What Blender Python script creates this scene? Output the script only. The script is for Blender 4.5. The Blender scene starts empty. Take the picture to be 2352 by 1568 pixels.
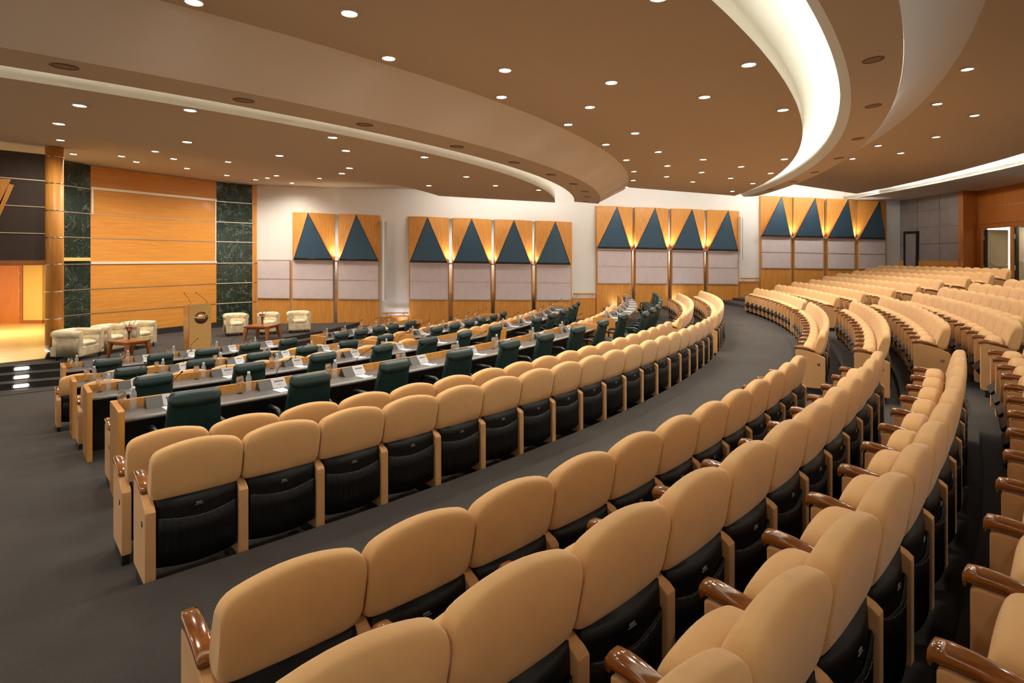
import bpy, bmesh, math, random
from mathutils import Vector, Matrix
from math import sin, cos, pi, atan2, hypot, sqrt
random.seed(7)
SC = bpy.context.scene
COL = SC.collection
# ------------------------------------------------------------------ camera
FPX, U0, V0 = 1313.35, 1176.0, 593.7
CZ = 3.02                                  # height of the lens above the lowest floor
cd = bpy.data.cameras.new('camera'); cam = bpy.data.objects.new('camera', cd); COL.objects.link(cam)
cd.sensor_width = 36.0; cd.lens = 36.0*FPX/2352.0; cd.shift_y = -(784.0-V0)/2352.0
cd.clip_start = 0.05; cd.clip_end = 200
cam.location = (0, 0, CZ); cam.rotation_euler = (pi/2, 0, 0)
SC.camera = cam
CX, CY = -21.043, 24.934                   # centre of all seating and ceiling arcs

def pol(R, t, z=0.0): return Vector((CX+R*cos(t), CY+R*sin(t), z))
def at_z(u, v, z):
    """point of the room at height z (above the lens datum) seen at u,v"""
    Y = -FPX*z/(v-V0); return Vector(((u-U0)*Y/FPX, Y, z+CZ))
def at_R(u, R, near=True):
    """angle on the arc of radius R for a bearing u"""
    k = (u-U0)/FPX
    a = k*k+1; b = -2*(k*CX+CY); c = CX*CX+CY*CY-R*R
    d = sqrt(max(b*b-4*a*c, 0)); Y = (-b-d)/(2*a) if near else (-b+d)/(2*a)
    return atan2(Y-CY, k*Y-CX)
def on_plane(u, v, P, n):
    d = Vector(((u-U0)/FPX, 1.0, -(v-V0)/FPX)); o = Vector((0, 0, CZ))
    return o+d*((P-o).dot(n)/d.dot(n))
def cone_pt(u, v, Ra, za, Rb, zb):
    z = za
    for _ in range(30):
        p = at_z(u, v, z); R = hypot(p.x-CX, p.y-CY)
        z = za+(zb-za)*min(1.2, max(-.2, (R-Ra)/(Rb-Ra)))
    return at_z(u, v, z)

# ------------------------------------------------------------------ materials
def srgb(r, g, b):
    f = lambda c: (c/255/12.92) if c/255 <= .04045 else ((c/255+.055)/1.055)**2.4
    return (f(r), f(g), f(b), 1)
class NT:
    def __init__(s, name):
        s.m = bpy.data.materials.new(name); s.m.use_nodes = True
        s.t = s.m.node_tree; s.t.nodes.clear()
        s.out = s.n('ShaderNodeOutputMaterial'); s.b = s.n('ShaderNodeBsdfPrincipled')
        s.l(s.b.outputs[0], s.out.inputs[0])
    def n(s, k, **kw):
        x = s.t.nodes.new(k)
        for a, v in kw.items(): setattr(x, a, v)
        return x
    def l(s, a, b): s.t.links.new(a, b)
    def coord(s, which='Object', scale=(1, 1, 1), rot=(0, 0, 0)):
        c = s.n('ShaderNodeTexCoord'); m = s.n('ShaderNodeMapping')
        m.inputs['Scale'].default_value = scale; m.inputs['Rotation'].default_value = rot
        s.l(c.outputs[which], m.inputs[0]); return m.outputs[0]
    def noise(s, vec, scale, detail=3, rough=.5, dist=0):
        x = s.n('ShaderNodeTexNoise'); x.inputs['Scale'].default_value = scale
        x.inputs['Detail'].default_value = detail; x.inputs['Roughness'].default_value = rough
        x.inputs['Distortion'].default_value = dist
        s.l(vec, x.inputs['Vector']); return x.outputs[0]
    def ramp(s, fac, stops):
        r = s.n('ShaderNodeValToRGB'); e = r.color_ramp.elements
        while len(e) < len(stops): e.new(.5)
        for q, (p, c) in zip(e, stops): q.position = p; q.color = c
        s.l(fac, r.inputs[0]); return r.outputs[0]
    def math(s, op, a, b=None):
        x = s.n('ShaderNodeMath', operation=op)
        for i, q in enumerate((a, b)):
            if q is None: continue
            if isinstance(q, (int, float)): x.inputs[i].default_value = q
            else: s.l(q, x.inputs[i])
        return x.outputs[0]
    def bump(s, h, st=.1, d=.01):
        x = s.n('ShaderNodeBump'); x.inputs['Strength'].default_value = st; x.inputs['Distance'].default_value = d
        s.l(h, x.inputs['Height']); s.l(x.outputs[0], s.b.inputs['Normal'])
    def set(s, col=None, rough=.5, metal=0, spec=.5, coat=0, sheen=0):
        if col is not None:
            if isinstance(col, tuple): s.b.inputs['Base Color'].default_value = col
            else: s.l(col, s.b.inputs['Base Color'])
        s.b.inputs['Roughness'].default_value = rough; s.b.inputs['Metallic'].default_value = metal
        s.b.inputs['Specular IOR Level'].default_value = spec
        s.b.inputs['Coat Weight'].default_value = coat; s.b.inputs['Coat Roughness'].default_value = .08
        s.b.inputs['Sheen Weight'].default_value = sheen; s.b.inputs['Sheen Roughness'].default_value = .5
        return s.m
def scl(c, k): return (c[0]*k, c[1]*k, c[2]*k, 1)
def cloth(name, c, var=.12, scale=9, rough=.9, sheen=.25, weave=420):
    t = NT(name); v = t.coord('Object')
    col = t.ramp(t.noise(v, scale, 4, .6), [(.3, scl(c, 1-var)), (.7, scl(c, 1+var))])
    t.bump(t.noise(v, weave, 2), .12, .002)
    return t.set(col, rough, 0, .2, 0, sheen)
def wood(name, c1, c2, rough=.35, axis='z', coat=.15, k=1.0):
    t = NT(name); s = (9*k, 9*k, .7*k) if axis == 'z' else (.6*k, .6*k, 14*k)
    v = t.coord('Object', s)
    n = t.noise(v, 2.2, 6, .62, .35)
    f = t.noise(v, 14, 3, .6)
    mix = t.math('ADD', t.math('MULTIPLY', n, .75), t.math('MULTIPLY', f, .25))
    col = t.ramp(mix, [(.32, c1), (.52, tuple((a+b)/2 for a, b in zip(c1, c2))), (.7, c2)])
    return t.set(col, rough, 0, .4, coat)
def plain(name, c, rough=.5, metal=0, spec=.5, coat=0): return NT(name).set(c, rough, metal, spec, coat)
def emis(name, c, s):
    t = NT(name); e = t.n('ShaderNodeEmission'); e.inputs[0].default_value = c; e.inputs[1].default_value = s
    t.l(e.outputs[0], t.out.inputs[0]); return t.m
def glassy(name, c=(1, 1, 1, 1), ior=1.45, rough=.0):
    t = NT(name); g = t.n('ShaderNodeBsdfGlass'); g.inputs['IOR'].default_value = ior
    g.inputs['Roughness'].default_value = rough; g.inputs['Color'].default_value = c
    tr = t.n('ShaderNodeBsdfTransparent'); tr.inputs[0].default_value = c
    mx = t.n('ShaderNodeMixShader'); mx.inputs[0].default_value = .55
    t.l(tr.outputs[0], mx.inputs[1]); t.l(g.outputs[0], mx.inputs[2]); t.l(mx.outputs[0], t.out.inputs[0]); return t.m
M = {}
M['seat'] = cloth('tan_velour', (.66, .395, .17, 1), .06, 7)
M['panel_cloth'] = cloth('tan_panel_cloth', (.57, .32, .14, 1), .06, 6, .85, .15)
M['arm'] = wood('varnished_walnut', (.13, .040, .007, 1), (.31, .105, .018, 1), .14, 'x', 1.0, 2.0)
M['black'] = plain('black_vinyl', (.0035, .0035, .004, 1), .5, 0, .22)
M['foot'] = plain('black_metal', (.012, .012, .013, 1), .5)
M['thread'] = plain('grey_hem', (.07, .075, .08, 1), .35)
M['tag'] = plain('grey_tag', (.22, .24, .25, 1), .4)
def carpet():
    t = NT('carpet'); v = t.coord('Object')
    a = t.noise(v, 1.3, 4, .6); b = t.noise(v, 150, 2)
    w = t.n('ShaderNodeTexWave'); w.bands_direction = 'X'; w.inputs['Scale'].default_value = 34; w.inputs['Distortion'].default_value = .6
    t.l(t.coord('Object', (1, 1, 1), (0, 0, .8)), w.inputs[0])
    mix = t.math('ADD', t.math('MULTIPLY', a, .45), t.math('ADD', t.math('MULTIPLY', b, .4), t.math('MULTIPLY', w.outputs[1], .15)))
    col = t.ramp(mix, [(.3, (.019, .0165, .0155, 1)), (.7, (.050, .044, .041, 1))])
    t.bump(b, .3, .004); return t.set(col, .95, 0, .15, 0, .15)
M['carpet'] = carpet()
M['ceil'] = plain('tan_ceiling_paint', (.70, .575, .435, 1), .8, 0, .2)
M['slope'] = plain('pale_ceiling_paint', (.80, .71, .60, 1), .8, 0, .2)
M['white'] = plain('white_plaster', (.80, .78, .75, 1), .75, 0, .25)
M['cream'] = plain('cream_cove_paint', (.82, .81, .74, 1), .8, 0, .2)
M['maple'] = wood('maple_veneer', (.57, .225, .035, 1), (.76, .36, .085, 1), .45, 'z', .04)
M['maple_h'] = wood('maple_veneer_flat_grain', (.62, .245, .036, 1), (.80, .37, .08, 1), .38, 'x', .15, .8)
M['maple_desk'] = wood('maple_desk_veneer', (.50, .21, .04, 1), (.68, .34, .09, 1), .3, 'z', .3)
M['oak'] = wood('oak_lectern_veneer', (.60, .36, .11, 1), (.76, .50, .19, 1), .4, 'x', .1, 1.6)
M['cherry'] = wood('cherry_veneer', (.34, .10, .018, 1), (.50, .17, .03, 1), .4, 'z', .15)
M['teak'] = wood('red_teak', (.26, .075, .018, 1), (.40, .14, .03, 1), .3, 'x', .3, 2)
M['chrome'] = plain('polished_steel', (.72, .70, .66, 1), .12, 1)
M['brass'] = plain('warm_metal_strip', (.72, .62, .50, 1), .42, 1)
M['stripw'] = plain('pale_metal_rail', (.93, .86, .74, 1), .4, .3)
M['lilac'] = cloth('lilac_acoustic_fabric', (.65, .56, .57, 1), .05, 3, .9, .1, 300)
M['grey_fab'] = cloth('grey_acoustic_fabric', (.30, .265, .265, 1), .08, 3, .9, .1, 300)
M['dark_fab'] = cloth('dark_brown_acoustic_fabric', (.075, .058, .048, 1), .06, 3, .9, .1, 300)
def marble():
    t = NT('green_marble'); v = t.coord('Object', (1, 1, 1)); 
    n = t.noise(v, 2.2, 8, .65, .9)
    base = t.ramp(n, [(.3, (.006, .012, .010, 1)), (.55, (.014, .034, .023, 1)), (.75, (.028, .062, .040, 1))])
    d = t.noise(v, 1.15, 5, .55, 1.2)
    vein = t.math('LESS_THAN', t.math('ABSOLUTE', t.math('SUBTRACT', d, .5)), .0065)
    d2 = t.noise(t.coord('Object', (1.3, 1.3, 1.9)), 1.9, 4, .5, .8)
    vein2 = t.math('LESS_THAN', t.math('ABSOLUTE', t.math('SUBTRACT', d2, .47)), .004)
    mx = t.n('ShaderNodeMix', data_type='RGBA'); t.l(t.math('MULTIPLY', t.math('MAXIMUM', vein, vein2), .3), mx.inputs['Factor'])
    t.l(base, mx.inputs[6]); mx.inputs[7].default_value = (.42, .46, .40, 1)
    return t.set(mx.outputs[2], .18, 0, .5)
M['marble'] = marble()
def perf():
    t = NT('perforated_blue_metal'); c = t.n('ShaderNodeTexCoord'); s = t.n('ShaderNodeSeparateXYZ'); t.l(c.outputs['Object'], s.inputs[0])
    k = 13.0
    x = t.math('MULTIPLY', s.outputs[0], k); z = t.math('MULTIPLY', s.outputs[2], k*1.15)
    row = t.math('FLOOR', z); off = t.math('MULTIPLY', t.math('MODULO', row, 2.0), .5)
    fx = t.math('SUBTRACT', t.math('FRACT', t.math('ADD', x, off)), .5); fz = t.math('SUBTRACT', t.math('FRACT', z), .5)
    r = t.math('ADD', t.math('MULTIPLY', fx, fx), t.math('MULTIPLY', fz, fz))
    hole = t.math('LESS_THAN', r, .05)
    mx = t.n('ShaderNodeMix', data_type='RGBA'); t.l(hole, mx.inputs['Factor'])
    mx.inputs[6].default_value = (.048, .105, .165, 1); mx.inputs[7].default_value = (.006, .010, .014, 1)
    return t.set(mx.outputs[2], .38, .35, .5)
M['perf'] = perf()
M['dark_edge'] = plain('dark_metal_edge', (.02, .022, .025, 1), .4, .5)
def leather(name, c, rough=.38):
    t = NT(name); v = t.coord('Object')
    t.bump(t.math('ADD', t.noise(v, 160, 3), t.math('MULTIPLY', t.noise(v, 14, 3), 2.0)), .12, .004)
    return t.set(t.ramp(t.noise(v, 6, 3), [(.3, scl(c, .8)), (.7, scl(c, 1.2))]), rough, 0, .5)
M['green'] = leather('dark_green_leather', (.007, .030, .031, 1), .34)
M['cream_leather'] = leather('cream_leather', (.72, .62, .42, 1), .42)
M['dark_plastic'] = plain('dark_green_plastic', (.010, .016, .016, 1), .35)
def stone():
    t = NT('grey_worktop'); v = t.coord('Object')
    return t.set(t.ramp(t.noise(v, 26, 5, .7), [(.3, (.075, .072, .070, 1)), (.7, (.125, .12, .115, 1))]), .3, 0, .5)
M['top'] = stone()
M['bull'] = plain('grey_worktop_edge', (.24, .23, .22, 1), .3)
M['inner'] = plain('black_laminate', (.010, .009, .009, 1), .5)
M['unit'] = plain('charcoal_plastic', (.045, .043, .042, 1), .45)
M['unit_panel'] = plain('silver_panel', (.34, .335, .345, 1), .4, .2)
M['ink'] = plain('dark_print', (.03, .03, .035, 1), .5)
M['rubber'] = plain('black_rubber', (.01, .009, .009, 1), .55)
M['paper'] = plain('white_paper', (.88, .88, .87, 1), .8)
M['pen'] = plain('blue_pen', (.03, .06, .22, 1), .3)
M['glass'] = glassy('clear_glass')
def bottle_mat():
    t = NT('clear_bottle_plastic'); tr = t.n('ShaderNodeBsdfTransparent'); gl = t.n('ShaderNodeBsdfGlossy'); df = t.n('ShaderNodeBsdfTranslucent')
    tr.inputs[0].default_value = (.93, .95, .97, 1); gl.inputs['Roughness'].default_value = .08; df.inputs[0].default_value = (.9, .93, .97, 1)
    a = t.n('ShaderNodeMixShader'); b = t.n('ShaderNodeMixShader'); a.inputs[0].default_value = .16; b.inputs[0].default_value = .16
    t.l(tr.outputs[0], a.inputs[1]); t.l(gl.outputs[0], a.inputs[2]); t.l(a.outputs[0], b.inputs[1]); t.l(df.outputs[0], b.inputs[2]); t.l(b.outputs[0], t.out.inputs[0]); return t.m
M['bottle'] = bottle_mat()
M['cap'] = plain('pale_blue_cap', (.62, .76, .88, 1), .4)
M['lamp'] = emis('lamp_glow', (1, .93, .80, 1), 22)
M['led'] = emis('cove_tube_glow', (1, .97, .83, 1), 22)
M['led2'] = emis('rear_cove_tube_glow', (1, .97, .83, 1), 60)
M['step_lamp'] = emis('step_lamp_glow', (1, .93, .82, 1), 1.5)
M['ring'] = plain('lamp_trim', (.62, .50, .38, 1), .35, .3)
M['grille'] = plain('speaker_grille', (.36, .235, .14, 1), .7)
M['grille_ring'] = plain('speaker_rim', (.13, .075, .04, 1), .5)
M['red'] = plain('red_petals', (.80, .015, .012, 1), .55)
M['leaf'] = plain('green_leaf', (.05, .10, .035, 1), .6)
M['doorleaf'] = plain('cream_door_paint', (.62, .56, .42, 1), .5)
M['lobby'] = plain('lobby_yellow_paint', (.80, .60, .20, 1), .7)
M['lobby_floor'] = None
def lobbyfloor():
    t = NT('lobby_marble_floor'); v = t.coord('Object', (.5, 4, 1))
    return t.set(t.ramp(t.noise(v, 2, 4), [(.3, (.70, .55, .25, 1)), (.7, (.83, .70, .40, 1))]), .25)
M['lobby_floor'] = lobbyfloor()
M['orange_door'] = wood('orange_door_veneer', (.60, .19, .015, 1), (.72, .27, .03, 1), .4, 'z', .1)
M['grillew'] = plain('pale_grey_grille', (.50, .49, .47, 1), .6)
M['white_metal'] = plain('white_metal', (.85, .84, .80, 1), .4)

# ------------------------------------------------------------------ mesh helpers
class MB:
    def __init__(s): s.v = []; s.f = []; s.sm = []
    def add(s, vs, fs, smooth=False):
        o = len(s.v); s.v += [Vector(p) for p in vs]
        for f in fs: s.f.append([i+o for i in f]); s.sm.append(smooth)
        return s
    def quad(s, a, b, c, d): return s.add([a, b, c, d], [[0, 1, 2, 3]])
    def box(s, c, d, mat=None):
        x, y, z = [q/2 for q in d]; vs = [Vector((i*x, j*y, k*z)) for i in (-1, 1) for j in (-1, 1) for k in (-1, 1)]
        if mat is not None: vs = [mat @ p for p in vs]
        vs = [p+Vector(c) for p in vs]
        return s.add(vs, [[0, 1, 3, 2], [4, 6, 7, 5], [0, 4, 5, 1], [2, 3, 7, 6], [0, 2, 6, 4], [1, 5, 7, 3]])
    def prism(s, poly, a, b, axis='x', smooth=False):
        """polygon (2D list) extruded along an axis from a to b"""
        n = len(poly)
        def P(p, q): return {'x': (q, p[0], p[1]), 'y': (p[0], q, p[1]), 'z': (p[0], p[1], q)}[axis]
        vs = [P(p, a) for p in poly]+[P(p, b) for p in poly]
        fs = [list(range(n))[::-1], list(range(n, 2*n))]+[[i, (i+1) % n, n+(i+1) % n, n+i] for i in range(n)]
        if axis == 'y': fs = [f[::-1] for f in fs]
        return s.add(vs, fs, smooth)
    def rings(s, rings, cap=True, closed=True, smooth=True):
        n = len(rings[0]); vs = [p for r in rings for p in r]; fs = []
        for i in range(len(rings)-1):
            for j in range(n if closed else n-1):
                k = (j+1) % n; fs.append([i*n+j, i*n+k, (i+1)*n+k, (i+1)*n+j])
        s.add(vs, fs, smooth)
        if cap:
            s.add(rings[0], [list(range(n))[::-1]], smooth); s.add(rings[-1], [list(range(n))], smooth)
        return s
    def tube(s, pts, r, n=8, cap=True):
        pts = [Vector(p) for p in pts]; rs = r if isinstance(r, (list, tuple)) else [r]*len(pts); out = []
        for i, p in enumerate(pts):
            t = (pts[min(i+1, len(pts)-1)]-pts[max(i-1, 0)]).normalized()
            up = Vector((0, 0, 1)) if abs(t.z) < .95 else Vector((1, 0, 0))
            a = t.cross(up).normalized(); b = a.cross(t)
            out.append([p+a*rs[i]*cos(2*pi*k/n)+b*rs[i]*sin(2*pi*k/n) for k in range(n)])
        return s.rings([r[::-1] for r in out], cap)
    def lathe(s, prof, c=(0, 0, 0), n=20, cap=True):
        c = Vector(c)
        return s.rings([[c+Vector((r*cos(2*pi*k/n), r*sin(2*pi*k/n), z)) for k in range(n)] for r, z in prof], cap)
    def build(s, name, mat, parent=None, bevel=0, weld=True, seg=2):
        me = bpy.data.meshes.new(name)
        bm = bmesh.new(); V = [bm.verts.new(p) for p in s.v]
        for f, sm in zip(s.f, s.sm):
            try: q = bm.faces.new([V[i] for i in f]); q.smooth = sm
            except ValueError: pass
        if weld: bmesh.ops.remove_doubles(bm, verts=bm.verts, dist=1e-5)
        if bevel:
            bmesh.ops.bevel(bm, geom=[e for e in bm.edges if e.calc_face_angle(0) > .5], offset=bevel, segments=seg, affect='EDGES', profile=.6, clamp_overlap=True)
        bmesh.ops.recalc_face_normals(bm, faces=bm.faces)
        bm.to_mesh(me); bm.free()
        o = bpy.data.objects.new(name, me); COL.objects.link(o)
        if mat is not None: me.materials.append(mat)
        if parent is not None: o.parent = parent
        return o
def se(w, d, n=20, e=5.0, cx=0, cy=0):
    out = []
    for k in range(n):
        a = 2*pi*k/n; c, s_ = cos(a), sin(a)
        out.append((cx+w*math.copysign(abs(c)**(2/e), c), cy+d*math.copysign(abs(s_)**(2/e), s_)))
    return out
def tag(o, label=None, cat=None, group=None, kind=None):
    if label: o['label'] = label
    if cat: o['category'] = cat
    if group: o['group'] = group
    if kind: o['kind'] = kind
    return o
def empty(name, loc=(0, 0, 0), rz=0):
    o = bpy.data.objects.new(name, None); COL.objects.link(o); o.location = loc; o.rotation_euler = (0, 0, rz)
    o.empty_display_size = .1; return o
def struct(o): o['kind'] = 'structure'; return o
def copy_tree(o, parent=None, skip=()):
    c = o.copy(); COL.objects.link(c)
    if parent is not None: c.parent = parent
    for ch in (KIDS[o.name] if o.name in KIDS else list(o.children)):
        if ch.name.split('.')[0] not in skip: copy_tree(ch, c, skip)
    return c
KIDS = {}
def freeze(o):
    """remember the children once so that copies need no scene scan"""
    KIDS[o.name] = list(o.children)
    for c in o.children: freeze(c)

# ------------------------------------------------------------------ floor: concentric carpeted tiers
TIERS = [(15.75, -3.02), (19.70, -2.95), (20.47, -2.89), (21.95, -2.72), (22.73, -2.66), (24.55, -2.52), (25.32, -2.41),
         (27.05, -2.26), (27.86, -2.155), (28.42, -2.03), (29.9, -2.06), (30.72, -1.93), (31.42, -1.83), (32.10, -1.73), (32.70, -1.61),
         (33.30, -1.50), (33.90, -1.405), (34.50, -1.31), (35.10, -1.21)]
FLOOR_Z = {'d1': -3.02, 'N': -2.95, 'd2': -2.89, 'M': -2.72, 'd3': -2.66, 'L': -2.52, 'd4': -2.41, 'K': -2.26, 'J': -2.155,
           'I': -2.06, 'H': -1.93, 'G': -1.83, 'F': -1.73, 'E': -1.61, 'D': -1.50, 'C': -1.405, 'B': -1.31, 'A': -1.21}
TH0, TH1, NT_ = -1.45, .42, 150
ths = [TH0+(TH1-TH0)*i/NT_ for i in range(NT_+1)]
fl = MB()
prevz = -3.02
for i, (R, z) in enumerate(TIERS):
    R2 = TIERS[i+1][0] if i+1 < len(TIERS) else 48.0
    if i: fl.rings([[pol(R, t, prevz+CZ) for t in ths], [pol(R, t, z+CZ) for t in ths]], False, False, False)
    fl.rings([[pol(R, t, z+CZ) for t in ths], [pol(R2, t, z+CZ) for t in ths]], False, False, False)
    prevz = z
struct(fl.build('floor', M['carpet']))
ZS = -2.58                                  # stage level
def RS(t):                                  # stage front edge
    for (a, ra), (b, rb) in zip(((-2, 14.3), (-.907, 14.37), (-.841, 14.5), (-.757, 14.86), (-.6, 14.95)), ((-.907, 14.37), (-.841, 14.5), (-.757, 14.86), (-.6, 14.95), (2, 14.95))):
        if a <= t <= b: return ra+(rb-ra)*(t-a)/(b-a)
st = MB(); hts = [ZS, ZS-.147, ZS-.294, -3.02]
st.rings([[pol(2.0, t, ZS+CZ) for t in ths], [pol(RS(t), t, ZS+CZ) for t in ths]], False, False, False)
for k in range(3):
    st.rings([[pol(RS(t)+.36*k, t, hts[k]+CZ) for t in ths], [pol(RS(t)+.36*k+.01, t, hts[k+1]+CZ) for t in ths]], False, False, False)
    if k < 2: st.rings([[pol(RS(t)+.36*k, t, hts[k+1]+CZ) for t in ths], [pol(RS(t)+.36*(k+1), t, hts[k+1]+CZ) for t in ths]], False, False, False)
st.rings([[pol(RS(t)+.72, t, -3.02+CZ) for t in ths], [pol(15.8, t, -3.02+CZ) for t in ths]], False, False, False)
struct(st.build('floor_stage', M['carpet']))
# step lamps on the risers
for k, (v, nm) in enumerate(((847, 'upper'), (867, 'middle'), (888, 'lower'))):
    t = -.8795
    R = RS(t)+.36*k
    root = empty('step_light', pol(R+.012, t, hts[k]-.073+CZ), t)
    MB().box((0, 0, 0), (.02, .34, .085)).build('frame', M['chrome'], root, .004)
    MB().box((.008, 0, 0), (.014, .28, .05)).build('lens', M['step_lamp'], root)
    tag(root, 'glowing rectangular step light set in the %s riser of the stage steps' % nm, 'step light', 'step lights on the stage steps')
    L = bpy.data.lights.new('step_glow', 'AREA'); L.energy = .5; L.size = .25; L.color = (1, .92, .8)
    lo = bpy.data.objects.new('step_glow', L); COL.objects.link(lo); lo.location = pol(R+.05, t, hts[k]-.06+CZ); lo.rotation_euler = (0, .55*pi/2, t)

# ------------------------------------------------------------------ folding auditorium seat
HW = .28
def seat_profile_rings(zs, w, d, c, arch, e=4.5, n=24):
    out = []
    for z, ww, dd, cc, ar in zip(zs, w, d, c, arch):
        out.append([Vector((x, y, z+ar*(1-(x/.27)**2))) for x, y in se(ww, dd, n, e, 0, cc)])
    return out
def pad(w_, r_, top, bot, D, lean, taper, N_=32):
    """upholstered pad: closed sections lofted from side to side, flat stitched sides"""
    rg = []; xs = [-1, -.992, -.97, -.93, -.87, -.78, -.62, -.42, -.2, 0]; xs = xs+[-q for q in xs[-2::-1]]
    for q in xs:
        x = q*w_; e = max(0, abs(x)-(w_-r_)); k = r_-sqrt(max(0, r_*r_-e*e))
        zt = top(q)-k*.85; zb = bot(q)+k*.8; aq = abs(q)
        d = D*(1 if aq < .9 else (.97 if aq < .95 else (.93 if aq < .98 else (.88 if aq < .995 else .84))))
        zc, hz = (zt+zb)/2, (zt-zb)/2; row = []
        for i in range(N_):
            a_ = 2*pi*i/N_; sa, ca = sin(a_), cos(a_)
            z = zc+hz*math.copysign(abs(sa)**.45, sa); f = (z-zb)/(zt-zb)
            row.append(Vector((x, lean(f)+d*(1-taper*f)*math.copysign(abs(ca)**.62, ca), z)))
        rg.append(row)
    bb = MB(); bb.rings(rg, False); bb.add(rg[0], [list(range(N_))[::-1]]); bb.add(rg[-1], [list(range(N_))])
    return bb
def make_seat():
    root = empty('auditorium_seat')
    pad(.274, .055, lambda q: .905+.052*(1-q*q), lambda q: .590-.026*(1-q*q), .071, lambda f: .048-.066*f, .22).build('backrest', M['seat'], root, 0, False)
    # black rear shell
    sh = MB(); nx = 16; rows = []
    for z, o in ((.60, 0), (.55, -.004), (.42, -.010), (.28, -.008), (.17, .012), (.16, .02)):
        rows.append([Vector((-.243+.486*i/nx, -.015-.028*(1-((i/nx)*2-1)**2)+o, z-.02*(1-((i/nx)*2-1)**2))) for i in range(nx+1)])
    back = [[p+Vector((0, .03, 0)) for p in r] for r in rows]
    sh.rings([r+b_[::-1] for r, b_ in zip(rows, back)])
    sh.build('back_shell', M['black'], root)
    pk = MB(); nx = 44; rows = []
    for z in (.49, .39, .28, .185):
        rows.append([Vector((-.238+.476*i/nx, -.034-.028*(1-((i/nx)*2-1)**2)-.004*abs(sin(i*pi/4)), z-.012*(1-((i/nx)*2-1)**2)*(z > .44)-.02*(1-((i/nx)*2-1)**2))) for i in range(nx+1)])
    rows2 = [[p+Vector((0, .012, 0)) for p in r] for r in rows]
    pk.rings([r+b_[::-1] for r, b_ in zip(rows, rows2)])
    pkt = pk.build('pocket', M['black'], root)
    hem = MB()
    for s_ in range(7):
        pts = []
        for j in range(5):
            u = (s_+.08+.84*j/4)/7; q = 1-(2*u-1)**2
            pts.append((-.225+.45*u, -.040-.028*q-.006, .493-.032*q-.004*sin(pi*j/4)))
        hem.tube(pts, .0016, 5)
    hem.build('pocket_hem', M['thread'], pkt)
    tg = MB()
    tg.box((0, -.0565, .528), (.05, .003, .003)); tg.box((-.002, -.0565, .540), (.034, .003, .009))
    tg.build('stitched_tag', M['tag'], root)
    # tip-up cushion
    pad(.238, .06, lambda q: .700+.050*(1-q*q), lambda q: .33-.03*(1-q*q), .085, lambda f: .165+.022*f, .0).build('seat_cushion', M['seat'], root, 0, False)
    pa = MB().prism([(.20, .40), (.29, .41), (.395, .315), (.30, .205), (.17, .30)], -.205, .205)
    pa.build('seat_pan', M['black'], root, .01)
    return root
def make_standard(parent, side):
    """end frame shared by two neighbours: cloth covered panel, varnished armrest, black foot"""
    x = side*HW
    poly = [(-.055, .085), (.335, .085), (.352, .10), (.352, .652), (.33, .659), (.20, .652), (.10, .626), (-.03, .565), (-.055, .545)]
    p = MB().prism(poly, -.031, .031).build('side_panel', M['panel_cloth'], parent, .008)
    p.location = (x, 0, 0)
    a = MB(); rg = []
    for y, z, w, h in ((.366, .655, .020, .012), (.372, .676, .031, .022), (.362, .688, .034, .026), (.325, .692, .036, .025), (.27, .689, .036, .023), (.20, .679, .036, .022), (.14, .663, .035, .021), (.095, .646, .034, .019), (.085, .641, .030, .014)):
        # section perpendicular to the run of the arm
        rg.append([Vector((q, y, z+r)) for q, r in se(w, h, 16, 3.4)])
    a.rings(rg); a.build('armrest', M['arm'], p)
    MB().box((0, .145, .0425), (.045, .32, .085)).build('foot', M['foot'], p)
    return p
proto = make_seat(); make_standard(proto, 1)
proto_end = copy_tree(proto); make_standard(proto_end, -1)
freeze(proto); freeze(proto_end)
used = {'a': False, 'b': False}
SEATS = []
def text_mesh(name, cu, mat):
    q = bpy.data.objects.new(name, cu); me = bpy.data.meshes.new_from_object(q); bpy.data.objects.remove(q)
    me.materials.clear(); me.materials.append(mat); me.name = name
    o = bpy.data.objects.new(name, me); COL.objects.link(o); return o
def letter_disc(panel, side, ch):
    x = side*.031
    d = MB().rings([[Vector((x+side*k*.004, .035+.019*cos(a), .455+.019*sin(a))) for a in [2*pi*i/20 for i in range(20)]] for k in (0, 1)])
    o = d.build('row_disc', M['rubber'], panel)
    cu = bpy.data.curves.new('row_letter', 'FONT'); cu.body = ch; cu.size = .03; cu.align_x = 'CENTER'; cu.align_y = 'CENTER'; cu.extrude = .0005
    t = text_mesh('row_letter', cu, M['paper']); t.parent = o
    t.location = (x+side*.0048, .035, .455); t.rotation_euler = (pi/2, 0, side*pi/2)
ORD = ['first', 'second', 'third', 'fourth', 'fifth', 'sixth', 'seventh', 'eighth', 'ninth', 'tenth', 'eleventh', 'twelfth', 'thirteenth', 'fourteenth', 'fifteenth', 'sixteenth', 'seventeenth', 'eighteenth', 'nineteenth', 'twentieth', 'twenty-first']
ROWTXT = {'I': 'first row above the cross aisle', 'H': 'second row above the cross aisle', 'G': 'third row above the cross aisle', 'F': 'fourth row above the cross aisle',
          'E': 'fifth row above the cross aisle', 'D': 'sixth row above the cross aisle', 'C': 'seventh row above the cross aisle',
          'J': 'row just below the cross aisle', 'K': 'second row below the cross aisle', 'L': 'row ahead of the fourth desk curve',
          'M': 'row ahead of the third desk curve', 'N': 'row ahead of the second desk curve'}
ROWR = dict(K=27.55, J=28.34, I=30.44, H=31.25, G=31.93, F=32.6, E=33.15, D=33.7, C=34.3, B=34.85, A=35.4, L=25.05, M=22.42, N=20.2)
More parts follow.
